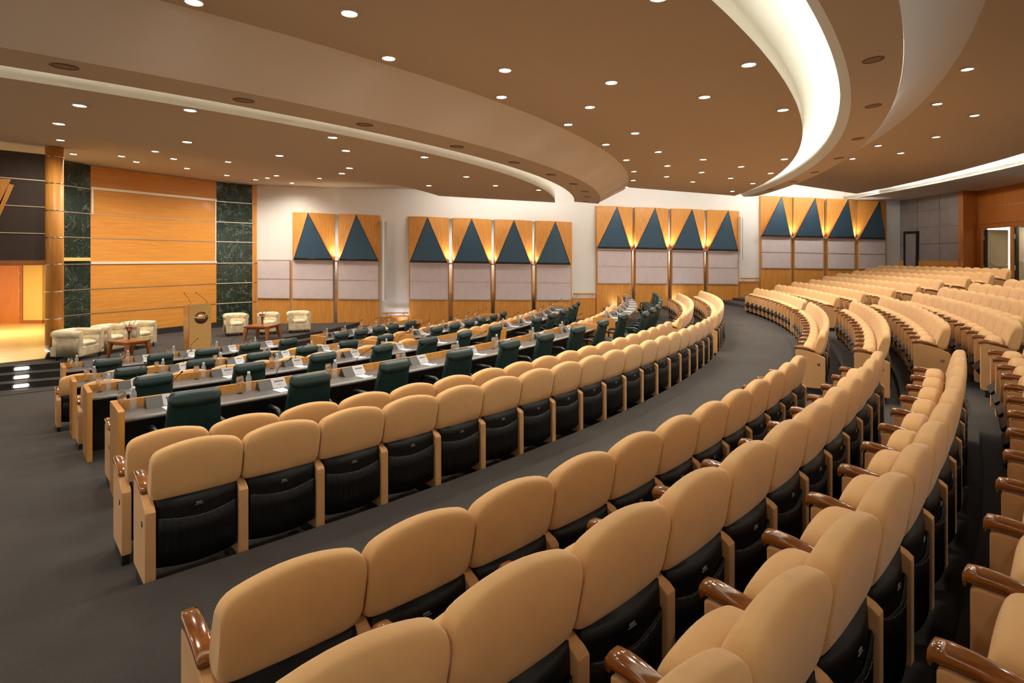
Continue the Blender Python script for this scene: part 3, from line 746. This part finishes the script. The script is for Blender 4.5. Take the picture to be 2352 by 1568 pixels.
# white piers, rails and low wood between the groups
for gi, (u0, u1, vw, vr, uc) in enumerate(((873.5, 939, 727, 718.5, 883), (1314, 1369.5, 684, 674.5, None), (1698, 1747, 646, 639, 1704))):
    nm = ('first', 'second', 'third')[gi]
    bs = quadpanel([(u0+1, vw), (u1-1, vw), (u1-1, vw+75), (u0+1, vw+75)], .06, .06, 'trim_%d' % (gi+3), M['maple'], None); struct(bs)
    a, b = W(u0+3, vr, .16), W(u1-1, vr, .16)
    hr = empty('handrail', a); mm = MB(); mm.tube([Vector((0, 0, 0)), b-a], .032, 12); mm.build('rail', M['maple_desk'], hr)
    for q in (.18, .85):
        p = (b-a)*q; MB().tube([p, p-Vector((0, 0, .10)), p-Vector((0, 0, .13))-WN*.15], .012, 6).build('bracket', M['chrome'], hr)
    tag(hr, 'short wooden handrail on the white wall in the %s gap between panel groups from the stage' % nm, 'handrail', 'handrails on the white wall')
    if uc:
        vt_, vb_ = ((505, 692) if gi == 0 else (497, 601))
        cr = empty('column_loudspeaker', W(uc, vb_, .2)); oo = cr.location
        w_ = 4.6 if gi == 0 else 2.4
        a = [W(u, v, .34)-oo for u, v in ((uc-w_, vt_), (uc+w_*.2, vt_), (uc+w_*.2, vb_), (uc-w_, vb_))]; mm = MB(); mm.rings([a, [p-WN*.24 for p in a]], True, True, False); mm.build('case', M['white_metal'], cr, .01)
        a = [W(u, v, .345)-oo for u, v in ((uc-w_*.1, vt_+3), (uc+w_*1.2, vt_+4), (uc+w_*1.2, vb_-4), (uc-w_*.1, vb_-3))]; mm = MB(); mm.rings([a, [p-WN*.05 for p in a]], True, True, False); mm.build('grille', M['grillew'], cr)
        tag(cr, 'tall slim white loudspeaker column on the white wall, %s' % ('nearer the stage' if gi == 0 else 'nearer the rear doors'), 'loudspeaker', 'slim white loudspeakers')
# ------------------------------------------------------------------ rear corner: grey fabric wall, wood column, doors
GD = Vector((-.056, -.998, 0)); GA = Vector((WE.x, WE.y, 0)); GB = on_line(2212, GA, GD); CB = GB+Vector((.80, .22, 0)); CB = on_line(2245.5, GB, (.80, .22))
DD = Vector((-.153, -.988, 0)); DB = on_line(2500, CB, DD)
zg = zat(457, GA)
gw = struct(slab_wall(GA, GB, -3.1, zg+.3, .01, 'wall_back', M['grey_fab']))
GN = Vector((-.998, .056, 0))
def on_g(u, v, d=.02): return on_plane(u, v, GA+GN*d+Vector((0, 0, CZ)), GN)
for v in (457, 491, 526, 562.5): strip(GA, GB, zat(v, GA), .02, .012, 'metal_strip', M['brass'] if v < 530 else M['dark_edge'], gw)
zb = zat(598.3, GA); strip(GA, GB, zb-.75, 1.5, .03, 'wood_base', M['maple'], gw)
for u in (2107, 2158):
    a = on_line(u, GA, GD); strip(a, a+GD*.012, (zb+zg)/2, zg-zb, .006, 'joint', M['dark_edge'], gw)
gd = empty('door_2', on_g(2075, 640)); struct(gd); o = gd.location
def gq(c, d, th, nm, mt, par=None):
    a = [on_g(u, v, d)-o for u, v in c]; mm = MB(); mm.rings([a, [p-GN*th for p in a]], True, True, False); return mm.build(nm, mt, gd)
gq([(2078, 537), (2103.5, 535.5), (2103, 640), (2078, 640)], .05, .06, 'door_leaf', M['grey_fab'])
gq([(2075, 531.5), (2107, 530.5), (2107, 536), (2075, 537)], .09, .1, 'door_frame', M['dark_edge']); gq([(2075, 532), (2078, 532), (2078, 640), (2075, 640)], .09, .1, 'door_frame', M['dark_edge']); gq([(2103.5, 531), (2107, 531), (2106, 640), (2102.5, 640)], .09, .1, 'door_frame', M['dark_edge'])
struct(slab_wall(GB, CB, -3.1, zg-.06, .2, 'trim_6', M['cherry']))
DN_ = Vector((-.988, .153, 0))
def on_d(u, v, d=0): return on_plane(u, v, CB+DN_*d+Vector((0, 0, CZ)), DN_)
ddir = Vector((-.153, -.988, 0))
zo = zat(525, on_line(2256, CB, ddir)); ztopd = zat(438, CB)
wd = struct(slab_wall(CB, DB, zo, ztopd+.05, .2, 'wall_back', M['cherry']))
o1a, o1b = on_line(2255.5, CB, ddir), on_line(2320, CB, ddir); o2a, o2b = on_line(2326, CB, ddir), on_line(2440, CB, ddir)
slab_wall(CB, o1a, -3.1, zo, .2, 'side_jamb', M['cherry'], wd); slab_wall(o1b, o2a, -3.1, zo, .2, 'mullion', M['maple'], wd); slab_wall(o2b, DB, -3.1, zo, .2, 'side_jamb', M['cherry'], wd)
strip(CB, DB, zat(479, CB), .022, .012, 'metal_strip', M['brass'], wd)
fr = empty('trim_7', (0, 0, 0)); struct(fr)
zf = zat(512.5, on_line(2256, CB, ddir))
strip(CB+ddir*.06, DB, zf, .10, .05, 'door_head', M['cherry'], fr); strip(CB+ddir*.06, DB, zo+.05, .10, .03, 'door_head', M['cherry'], fr)
strip(o1a-ddir*.28, o1a-ddir*.14, (zo-3.1)/2, zo+3.1, .05, 'door_jamb', M['cherry'], fr); strip(o1a-ddir*.10, o1a, (zo-3.1)/2, zo+3.1, .03, 'door_jamb', M['cherry'], fr)
zA = -1.21
for k, (pa, ang, nm) in enumerate(((o1a, 0, 'left'), (o2a, 0, 'right'))):
    d3 = empty('door_%d' % (k+3), (pa.x, pa.y, zA+CZ)); struct(d3)
    # leaf swung out into the corridor: its edge faces the hall
    ow = Vector((.98, .2, 0)).normalized(); sd = Vector((ow.y, -ow.x, 0)); H = zo-zA-.05
    def bx(c, s, name, mt, par, bev=0):
        mm = MB(); R_ = Matrix(((ow.x, sd.x, 0), (ow.y, sd.y, 0), (0, 0, 1))); mm.box(R_ @ Vector(c), s, R_); return mm.build(name, mt, par, bev)
    lf = bx((.72, .06, H/2), (1.1, .06, H), 'door_leaf', M['doorleaf'], d3)
    bx((.12, .02, H/2), (.12, .16, H), 'leaf_edge', M['inner'], d3)
    for z in (.85, H-.35): bx((.055, .02, z), (.015, .09, .20), 'hinge', M['chrome'], d3)
    br = MB(); R_ = Matrix(((ow.x, sd.x, 0), (ow.y, sd.y, 0), (0, 0, 1)))
    br.tube([R_ @ Vector(p) for p in ((.30, .11, 1.12), (.46, .20, .92), (1.10, .20, .92), (1.16, .11, 1.10))], .022, 8)
    br.build('push_bar', M['white_metal'], d3)
# corridor beyond the doors
cw = MB(); n_ = -DN_
a = on_line(2200, CB, ddir)+n_*2.6; b = DB+n_*2.6
struct(slab_wall(a, b, -1.5, 2.2, .1, 'wall_corridor', M['lobby'])); 
struct(slab_wall(on_line(2296, CB, ddir)+n_*2.45, on_line(2345, CB, ddir)+n_*2.45, -1.5, zo-.25, .1, 'wall_corridor', M['cherry']))
cc = MB(); cc.quad(*[Vector((p.x, p.y, zo+.12+CZ)) for p in (CB+n_*.2, DB+n_*.2, b, a)]); struct(cc.build('ceiling_corridor', M['white']))
cf = MB(); cf.quad(*[Vector((p.x, p.y, zA+.004+CZ)) for p in (CB+n_*.0, DB+n_*.0, b, a)]); struct(cf.build('floor_corridor', M['carpet']))
L = bpy.data.lights.new('corridor_lamp', 'AREA'); L.energy = 26; L.size = 1.0; L.color = (1, .87, .66)
lo = bpy.data.objects.new('corridor_lamp', L); COL.objects.link(lo); lo.location = (on_line(2330, CB, ddir)+n_*1.3)+Vector((0, 0, zo+.05+CZ))
# ------------------------------------------------------------------ ceiling
def th_end(R, d):
    lo_, hi = -.6, .6
    for _ in range(40):
        m = (lo_+hi)/2
        if (pol(R, m)-W0).dot(WN) > d: lo_ = m
        else: hi = m
    return lo_
def cring(R0, z0, R1, z1, d, th0=-1.45, n=110, te=None):
    A, B = [], []
    e0 = te[0] if te else th_end(R0, d); e1 = te[1] if te else th_end(R1, d)
    for i in range(n+1):
        A.append(pol(R0, th0+(e0-th0)*i/n, z0+CZ)); B.append(pol(R1, th0+(e1-th0)*i/n, z1+CZ))
    return A, B
def ceil_part(prof, d, name, mat, te=None, close=True, smooth=False):
    """prof: (R,z) outline swept along the arcs and cut parallel to the side wall"""
    n = 110; rows = []
    for i in range(n+1):
        row = []
        for k, (R, z) in enumerate(prof):
            e = te(R) if te else th_end(R, d)
            row.append(pol(R, -1.45+(e+1.45)*i/n, z+CZ))
        rows.append(row)
    m = MB(); m.rings(rows, close, close, smooth); o = m.build(name, mat); return struct(o)
te1 = lambda R: -.205+(.147)*(R-18.75)/(22.85-18.75)
S1 = (18.75, 22.85, 2.31); S2 = (25.6, 2.74, 30.05, 2.52); S3 = (32.3, 3.22, 36.05, 2.82)
slab1 = ceil_part([(18.75, 2.31), (22.85, 2.31), (22.85, 2.56), (18.75, 2.56)], 0, 'ceiling_front', M['ceil'], te1)
f1 = ceil_part([(22.855, 2.312), (22.855, 2.80), (22.80, 2.80), (22.80, 2.312)], 0, 'ceiling_cove', M['cream'], lambda R: -.058)
band1 = ceil_part([(23.62, 2.27), (24.6, 2.21), (24.6, 2.28), (23.72, 2.34), (23.72, 2.40), (23.62, 2.40)], 2.3, 'ceiling_band', M['ceil'])
slope1 = ceil_part([(24.605, 2.21), (25.6, 2.74), (25.6, 2.80), (24.605, 2.28)], 2.9, 'ceiling_slope', M['slope'])
slab2 = ceil_part([(25.6, 2.74), (30.05, 2.52), (30.05, 2.72), (25.6, 2.90)], 3.55, 'ceiling_middle', M['ceil'])
c2 = ceil_part([(30.055, 2.52), (30.055, 2.66)]+[(30.055+.45*(1-cos(a)), 2.66+.40*sin(a)) for a in [pi/2*k/10 for k in range(1, 11)]]+[(31.6, 3.06)], 3.0, 'ceiling_cove', M['cream'], None, False, True)
band2 = ceil_part([(30.82, 2.60), (31.45, 2.65), (31.45, 2.74), (30.92, 2.66)], 2.6, 'ceiling_band', M['ceil'])
lip2 = ceil_part([(30.82, 2.60), (30.66, 2.73), (30.66, 2.79), (30.70, 2.79), (30.84, 2.66)], 2.6, 'ceiling_lip', M['white'])
slope2 = ceil_part([(31.455+.845*(1-cos(a))*.5+.845*.5*a/(pi/2), 2.65+.57*sin(a)) for a in [pi/2*k/12 for k in range(13)]], 2.6, 'ceiling_slope', M['white'], None, False, True)
slab3 = ceil_part([(32.3, 3.22), (36.05, 2.82), (36.05, 2.94), (32.3, 3.34)], 2.9, 'ceiling_rear', M['ceil'])
face3 = ceil_part([(37.5, 2.92), (37.5, 3.6), (37.6, 3.6), (37.6, 2.92)], .0, 'ceiling_cove', M['cream'])
sof3 = ceil_part([(37.5, 2.90), (45.0, 2.94), (45.0, 3.04), (37.5, 3.04)], .0, 'ceiling_soffit', M['white'])
stc = MB(); stc.rings([[pol(1.0, -1.9+2.6*i/60, ZTOP+.02+CZ) for i in range(61)], [pol(19.0, -1.9+2.6*i/60, ZTOP+.02+CZ) for i in range(61)]], False, False, False); struct(stc.build('ceiling_stage', M['ceil']))
up = MB(); up.quad(Vector((-45, -35, 3.6+CZ)), Vector((45, -35, 3.6+CZ)), Vector((45, 45, 3.6+CZ)), Vector((-45, 45, 3.6+CZ))); struct(up.build('ceiling_upper', M['white']))
# small white return at the end of the front slab
rt = [at_z(861, 417, 2.31), at_z(968, 446, 2.31)]
# cove tubes lying in the troughs
def arc_tube(R, z, d, parent, r=.022, t0=-1.45, n=120, mat='led'):
    e = th_end(R, d)-.005; o = MB().tube([pol(R, t0+(e-t0)*i/n, z+CZ) for i in range(n+1)], r, 6).build('light_tube', M[mat], parent)
    return o
arc_tube(23.85, 2.385, 2.4, band1); arc_tube(30.80, 2.775, 2.7, band2, .03); arc_tube(35.85, 3.02, 3.0, slab3, .035, -1.45, 120, 'led2')
# tubes behind the slab ends wash the side wall
def wall_wash(s0, s1, d, z, e):
    a = W0+WD*s0+WN*d; b = W0+WD*s1+WN*d; c = (a+b)/2
    L = bpy.data.lights.new('wall_wash', 'AREA'); L.shape = 'RECTANGLE'; L.size = (b-a).length; L.size_y = .12; L.energy = e; L.color = (1, .95, .86)
    lo = bpy.data.objects.new('wall_wash', L); COL.objects.link(lo); lo.location = (c.x, c.y, z+CZ)
    dv = -WN+Vector((0, 0, -.55)); lo.rotation_euler = dv.to_track_quat('-Z', 'Y').to_euler()
wall_wash(7.0, 12.5, 2.0, 2.75, 55); wall_wash(13.5, 19.0, 3.2, 3.05, 62); wall_wash(20.5, 29.0, 2.4, 3.3, 120)
wall_wash(.6, 6.6, 1.9, 3.2, 40)
# ------------------------------------------------------------------ recessed lamps
def make_lamp():
    root = empty('ceiling_downlight')
    MB().lathe([(.105, 0), (.105, -.012), (.088, -.016), (.082, -.004), (.082, .02)], (0, 0, 0), 22, False).build('trim_ring', M['ring'], root)
    MB().lathe([(.080, -.006), (.05, -.012), (.001, -.014)], (0, 0, 0), 18, False).build('bulb', M['lamp'], root)
    return root
plamp = make_lamp(); freeze(plamp)
LS = bpy.data.lights.new('downlight_beam', 'SPOT'); LS.energy = 130; LS.spot_size = 2.75; LS.spot_blend = .95; LS.color = (1, .90, .76); LS.shadow_soft_size = .07
def lamp(p, label, group, tilt=None, energy=None):
    c = copy_tree(plamp); c.location = p-Vector((0, 0, .002)); tag(c, label, 'ceiling light', group)
    L = LS
    lo = bpy.data.objects.new('downlight_beam', L); COL.objects.link(lo); lo.location = p-Vector((0, 0, .035))
    return c
STG = [(139, 321), (168.7, 353), (279, 358), (313, 371), (356.5, 347), (399, 364), (429.5, 386), (524, 371), (521, 402), (635, 402.7), (614.6, 408), (587, 412), (670.5, 419.6), (734, 409)]
FRT = [(183, 241), (135.4, 283), (430, 325), (437, 252), (642, 356.5), (764, 314.6), (794.6, 345), (802.4, 385), (785.4, 397.6), (975, 360), (985, 425.6), (1071, 405), (1138, 425.6), (1237, 435.7)]
MID = [(445.5, 3), (802.4, 29), (892.6, 132.4), (1160, 160), (1152, 221.7), (1305, 285), (1404, 188.4), (1355, 245), (1720, 147), (1618, 221.7), (1798.5, 251.5), (1459, 305), (1391.7, 331), (1512, 348), (1438.4, 366.7), (1533, 380), (1615, 365.5), (1611.6, 395), (1456, 393), (1531, 405), (1454, 413.7), (1591, 417), (1702.4, 382), (1678, 408.6), (1801.5, 364.6), (1770, 397), (1729, 420.5), (1438, 429), (1682, 438.5), (1514, -8)]
REAR = [(2222, 158), (2153, 238), (2238.5, 264.5), (2150, 314), (2017, 334), (2069, 351), (1958, 364)]
def order(lst, nm, f):
    lst = sorted(lst, key=lambda p: p[0])
    names = ORD+['twenty-second', 'twenty-third', 'twenty-fourth', 'twenty-fifth', 'twenty-sixth', 'twenty-seventh', 'twenty-eighth', 'twenty-ninth', 'thirtieth', 'thirty-first', 'thirty-second']
    for i, (u, v) in enumerate(lst):
        lamp(f(u, v), 'round recessed lamp, %s from left in the %s' % (names[i], nm), 'recessed lamps in the '+nm)
order(STG, 'ceiling over the stage', lambda u, v: at_z(u, v, ZTOP+.02))
order(FRT, 'front ceiling slab over the desks', lambda u, v: at_z(u, v, 2.31))
order(MID, 'broad middle ceiling', lambda u, v: cone_pt(u, v, *S2))
order(REAR, 'rear ceiling at the right', lambda u, v: cone_pt(u, v, *S3))
# lamps of the same ceilings outside the picture keep the near seats lit
for R, t in ((34.2, -.95), (34.2, -.72), (34.4, -.55), (28.6, -1.0), (27.0, -.98), (28.8, -.86)):
    z = S3[1]+(S3[3]-S3[1])*(R-S3[0])/(S3[2]-S3[0]) if R > 32 else S2[1]+(S2[3]-S2[1])*(R-S2[0])/(S2[2]-S2[0])
    lo = bpy.data.objects.new('downlight_beam', LS); COL.objects.link(lo); lo.location = pol(R, t, z+CZ-.04)
drop(plamp); KIDS.clear()
# ceiling loudspeakers in the two bands
def make_spk():
    root = empty('ceiling_loudspeaker')
    MB().lathe([(.150, 0), (.150, -.010), (.132, -.012), (.130, .0)], (0, 0, 0), 28, False).build('rim', M['grille_ring'], root)
    MB().lathe([(.129, -.004), (.06, -.006), (.001, -.007)], (0, 0, 0), 24, False).build('grille', M['grille'], root)
    return root
psp = make_spk(); freeze(psp)
for lst, nm, z, k in (([(147, 152), (559.5, 230.7), (837.5, 286.6), (1049, 337), (1181, 373.5), (1266, 401), (1317, 422), (1343, 439.3), (1349, 452), (1346, 463)], 'band over the desks', 2.235, .95), ([(2006, 137.6), (2006, 243.7), (1971, 319), (1926.7, 364), (1872, 396), (1823, 417), (1770, 434)], 'band under the bright cove', 2.62, .85)):
    for i, (u, v) in enumerate(lst):
        c = copy_tree(psp); p = at_z(u, v, z); c.location = p; R = hypot(p.x-CX, p.y-CY); t = atan2(p.y-CY, p.x-CX)
        sl = -.061 if z < 2.4 else .079
        c.rotation_euler = Matrix.Rotation(t, 3, 'Z').to_euler() if False else (Matrix.Rotation(t, 3, 'Z') @ Matrix.Rotation(-sl, 3, 'Y')).to_euler(); c.scale = (k, k, k)
        zz = 2.27-.0612*(R-23.62) if z < 2.4 else 2.60+.0794*(R-30.82)
        c.location.z = zz+CZ
        tag(c, 'round ceiling loudspeaker, %s from the viewer along the %s' % (ORD[i], nm), 'loudspeaker', 'ceiling loudspeakers in the '+nm)
drop(psp); KIDS.clear()
# floor uplights at the foot of the side wall
for i, (u, v) in enumerate(((925, 752), (1420, 716), (1556, 700), (1788, 680), (1868, 672))):
    b = W(u, v, .42); L = bpy.data.lights.new('wall_uplight_beam', 'SPOT'); L.energy = 12; L.spot_size = 1.9; L.spot_blend = .8; L.color = (.86, .84, 1); L.shadow_soft_size = .05
    lo = bpy.data.objects.new('wall_uplight_beam', L); COL.objects.link(lo); lo.location = b+Vector((0, 0, .10)); dv = -WN*.5+Vector((0, 0, 1)); lo.rotation_euler = dv.to_track_quat('-Z', 'Y').to_euler()

# ------------------------------------------------------------------ stage furniture
def make_sofa():
    root = empty('tub_armchair')             # front to -y, origin at floor centre
    bd = MB(); bd.box((0, .02, .22), (.74, .66, .24)); bd.build('base', M['cream_leather'], root, .03)
    # horseshoe of arms and back
    path = [(-.33, -.30), (-.33, .0), (-.325, .18), (-.27, .30), (-.14, .335), (0, .34), (.14, .335), (.27, .30), (.325, .18), (.33, .0), (.33, -.30)]
    sh = MB(); inn = []; out = []
    for (x, y) in path:
        n = Vector((x, y+.02 if y > .1 else 0, 0)).normalized()
        c = Vector((x, y, 0)); h = .60
        inn.append([c-n*.085+Vector((0, 0, .30)), c-n*.075+Vector((0, 0, h)), c+n*.06+Vector((0, 0, h)), c+n*.055+Vector((0, 0, .11))])
    sh.rings(inn, True, True, True); sh.build('shell', M['cream_leather'], root, 0)
    rl = MB(); pts = [Vector((x, y, .63+.02*max(0, y))) for x, y in path]
    rl.tube(pts, [.095]*len(pts), 14); roll = rl.build('rolled_top', M['cream_leather'], root)
    for s in (-1, 1):
        f = MB(); n = 18
        f.rings([[Vector((s*.335+.082*cos(2*pi*k/n), -.305-q, .63+.082*sin(2*pi*k/n))) for k in range(n)] for q in (0, .018)]); f.box((s*.335, -.312, .36), (.115, .03, .50))
        f.build('arm_front', M['cream_leather'], root, .006)
    cu = MB(); rg = []
    for z, w, d in ((.335, .20, .22), (.345, .245, .27), (.385, .255, .285), (.43, .245, .27), (.452, .20, .22), (.458, .10, .10)):
        rg.append([Vector((x, y, z)) for x, y in se(w, d, 22, 4, 0, -.03)])
    cu.rings(rg); cu.build('seat_cushion', M['cream_leather'], root)
    bt = MB()
    for r, z in enumerate((.50, .585)):
        for k in range(3+r % 2):
            x = (-.13+.13*k) if r % 2 == 0 else (-.195+.13*k)
            bt.lathe([(.012, -.004), (.010, .004), (.001, .006)], (x, .25-.55*x*x, z), 8)
    bt.build('tufting_buttons', M['cream_leather'], root)
    for x, y in ((-.31, -.27), (.31, -.27), (-.27, .27), (.27, .27)):
        MB().lathe([(.018, 0), (.024, .02), (.024, .06), (.03, .11)], (x, y, 0), 12).build('leg', M['dark_plastic'], root)
    return root
def facing(a, b):
    d = Vector((b.x-a.x, b.y-a.y, 0)); return atan2(d.y, d.x)
sof = make_sofa(); freeze(sof)
SO = [((180, 830), (238, 816), 'nearest the steps in the left trio', 'left'), ((246, 814), (300, 804), 'between its two neighbours in the left trio', 'left'), ((313, 803), (360, 794), 'beside the lectern in the left trio', 'left'),
      ((519, 773.5), (571, 769.5), 'beside the lectern in the right trio', 'right'), ((594, 770), (643, 767), 'behind the flower table in the right trio', 'right'), ((662, 766), (714, 763), 'nearest the side wall in the right trio', 'right')]
for i, (pa, pb, w, g) in enumerate(SO):
    a, b = at_z(*pa, ZS), at_z(*pb, ZS); d = (b-a); d.z = 0; wd_ = d.length; d.normalize()
    back = Vector((-d.y, d.x, 0))
    sc = max(.92, min(1.12, wd_/.80))
    c = copy_tree(sof); c.location = (a+b)/2+back*.31*sc; c.location.z = ZS+CZ; c.rotation_euler = (0, 0, atan2(d.y, d.x)); c.scale = (wd_/.80 if .8 < wd_/.80 < 1.2 else sc, sc, 1.04 if i < 3 else 1.0)
    tag(c, 'cream leather tub armchair on the stage, '+w, 'armchair', 'cream armchairs on the stage')
drop(sof); KIDS.clear()
def make_table():
    root = empty('coffee_table'); h = .44
    MB().box((0, 0, h-.02), (.62, .62, .045)).build('table_top', M['teak'], root, .006)
    MB().box((0, 0, h-.075), (.52, .52, .06)).build('apron', M['teak'], root, .004)
    for x in (-1, 1):
        for y in (-1, 1):
            r0 = [Vector((x*.30+i*.028, y*.30+j*.028, 0)) for i, j in ((-1, -1), (1, -1), (1, 1), (-1, 1))]; r1 = [Vector((x*.255+i*.042, y*.255+j*.042, h-.042)) for i, j in ((-1, -1), (1, -1), (1, 1), (-1, 1))]
            MB().rings([r0, r1], True, True, False).build('leg', M['teak'], root, .003)
    return root
tb = make_table(); freeze(tb)
def flowers(p, label, tall):
    root = empty('flower_vase', p)
    MB().lathe([(.036, 0), (.038, .01), (.034, .12), (.040, .24), (.037, .24), (.031, .12), (.032, .02), (.001, .015)], (0, 0, 0), 18).build('vase', M['glass'], root)
    rn = random.Random(3)
    f = MB()
    for k in range(7):
        a = 2*pi*k/7; c = Vector((.055*cos(a)*(k < 6), .055*sin(a)*(k < 6), .30+.02*rn.random()))
        for j in range(9):
            b = 2*pi*j/9; q = Vector((cos(b), sin(b), 0)); t_ = Vector((-sin(b), cos(b), 0))
            f.add([c, c+q*.04+t_*.018+Vector((0, 0, .026)), c+q*.06+Vector((0, 0, .016+.016*(j % 2))), c+q*.04-t_*.018+Vector((0, 0, .018))], [[0, 1, 2, 3]])
    f.build('red_blooms', M['red'], root)
    sm = MB()
    for k in range(7):
        a = 2*pi*k/7; sm.tube([(.01*cos(a), .01*sin(a), .02), (.02*cos(a), .02*sin(a), .2), (.055*cos(a), .055*sin(a), .30)], .004, 5)
    sm.build('stems', M['leaf'], root)
    lv = MB()
    for k in range(16):
        a = rn.uniform(0, 2*pi); r = rn.uniform(.08, .20) if k > 4 else .07; h = tall*rn.uniform(.80, 1.0) if k > 4 else .26
        e = Vector((r*cos(a), r*sin(a), h)); m_ = Vector((r*.3*cos(a), r*.3*sin(a), h*.62)); lv.tube([(0, 0, .1), m_, e], .003, 4)
        for j in range(7):
            b = rn.uniform(0, 2*pi); q = Vector((cos(b), sin(b), rn.uniform(-.2, .8))).normalized(); c = m_.lerp(e, .35+.65*j/6); t_ = q.cross(Vector((0, 0, 1))).normalized()
            lv.add([c, c+q*.022+t_*.009, c+q*.05, c+q*.022-t_*.009], [[0, 1, 2, 3]])
    lv.build('foliage', M['leaf'], root)
    return tag(root, label, 'vase of flowers')
TB = [((280, 787), (337, 779.5), (256, 780.7), 'red wood coffee table before the left trio of armchairs', 'glass vase of red flowers and tall sprigs on the left coffee table', .56), ((605, 750.6), (635, 743.5), (569, 747), 'red wood coffee table before the right trio of armchairs', 'glass vase of red flowers on the right coffee table', .50)]
for pa, pb, pc, l1, l2, tall in TB:
    a, b, c_ = [at_z(u, v, ZS+.45) for u, v in (pa, pb, pc)]; e1 = b-a; e2 = c_-a; c = copy_tree(tb)
    ang = atan2(e1.y, e1.x); c.location = a+(e1+e2)/2; c.location.z = ZS+CZ; c.rotation_euler = (0, 0, ang)
    s1 = max(.55, min(.95, e1.length)); s2 = max(.55, min(.95, e2.length)); c.scale = (s1/.62, s2/.62, 1)
    tag(c, l1, 'coffee table', 'coffee tables on the stage')
    flowers(c.location+Vector((0, 0, .443)), l2, tall)
drop(tb); KIDS.clear()
# lectern
la, lb = at_z(435, 806, ZS), at_z(485, 800.5, ZS); d = lb-la; d.z = 0; w = d.length; d.normalize(); bk_ = Vector((-d.y, d.x, 0)); hL = 1.30
lec = empty('lectern', ((la+lb)/2).to_tuple()[:2]+(ZS+CZ,), atan2(d.y, d.x))
MB().box((0, .012, hL/2), (w, .03, hL)).build('front_panel', M['oak'], lec)
sd_ = MB()
for s in (-1, 1): sd_ = MB().prism([(.027, 0), (.40, 0), (.46, hL-.16), (.20, hL-.03), (.027, hL)], s*w/2-.012, s*w/2+.012); sd_.build('side_panel', M['orange_door'] if False else M['maple_desk'], lec)
MB().rings([[Vector((x, y, z)) for x in (-w/2, w/2)]+[Vector((x, y, z-.03)) for x in (w/2, -w/2)] for y, z in ((.03, hL-.005), (.20, hL-.035), (.46, hL-.165))], True, True, False).build('sloped_top', M['oak'], lec)
em = MB().rings([[Vector((.02+.18*cos(2*pi*k/40), -.004-q, hL-.39+.17*sin(2*pi*k/40))) for k in range(40)] for q in (0, .008)]).build('emblem_disc', plain('bronze_mirror', (.74, .44, .24, 1), .16, 1), lec)
for txt, sz, dz in (('S', .075, .075), ('Sheraton', .062, -.01)):
    cu = bpy.data.curves.new('emblem_text', 'FONT'); cu.body = txt; cu.size = sz; cu.align_x = 'CENTER'; cu.align_y = 'CENTER'; cu.extrude = .001
    t = text_mesh('emblem_lettering', cu, M['stripw']); t.parent = em; t.location = (.02, -.014, hL-.39+dz); t.rotation_euler = (pi/2, 0, 0)
rg_ = MB().tube([(.02+.052*cos(a), -.013, hL-.315+.052*sin(a)) for a in [pi/2+.5+(2*pi-1)*k/24 for k in range(25)]], .0035, 5).build('wreath', M['stripw'], em)
for x, dx, dy in ((-w*.42, -.13, .10), (w*.32, -.24, .12)):
    MB().tube([(x, .05, hL-.01), (x, .05, hL+.06), (x+dx*.35, .05+dy*.3, hL+.17), (x+dx, .05+dy, hL+.31)], [.007, .005, .005, .006], 7).build('microphone', M['rubber'], lec)
    MB().lathe([(.004, -.02), (.013, -.008), (.013, .008), (.004, .02)], (x+dx, .05+dy, hL+.315), 8).build('mic_head', M['rubber'], lec)
tag(lec, 'light oak lectern with round bronze emblem and two thin microphones on the stage', 'lectern')
# ------------------------------------------------------------------ picture settings
vs = SC.view_settings; vs.view_transform = 'Standard'; vs.look = 'None'; vs.exposure = 0.56; vs.gamma = 1.0; vs.use_curve_mapping = False
wld = bpy.data.worlds.new('world'); SC.world = wld; wld.use_nodes = True
wld.node_tree.nodes['Background'].inputs[0].default_value = (1, .88, .74, 1); wld.node_tree.nodes['Background'].inputs[1].default_value = 1.1
cy = SC.cycles; cy.use_denoising = True; cy.max_bounces = 7; cy.diffuse_bounces = 4; cy.glossy_bounces = 3; cy.transmission_bounces = 5; cy.transparent_max_bounces = 10
cy.sample_clamp_indirect = 6.0; cy.caustics_reflective = False; cy.caustics_refractive = False
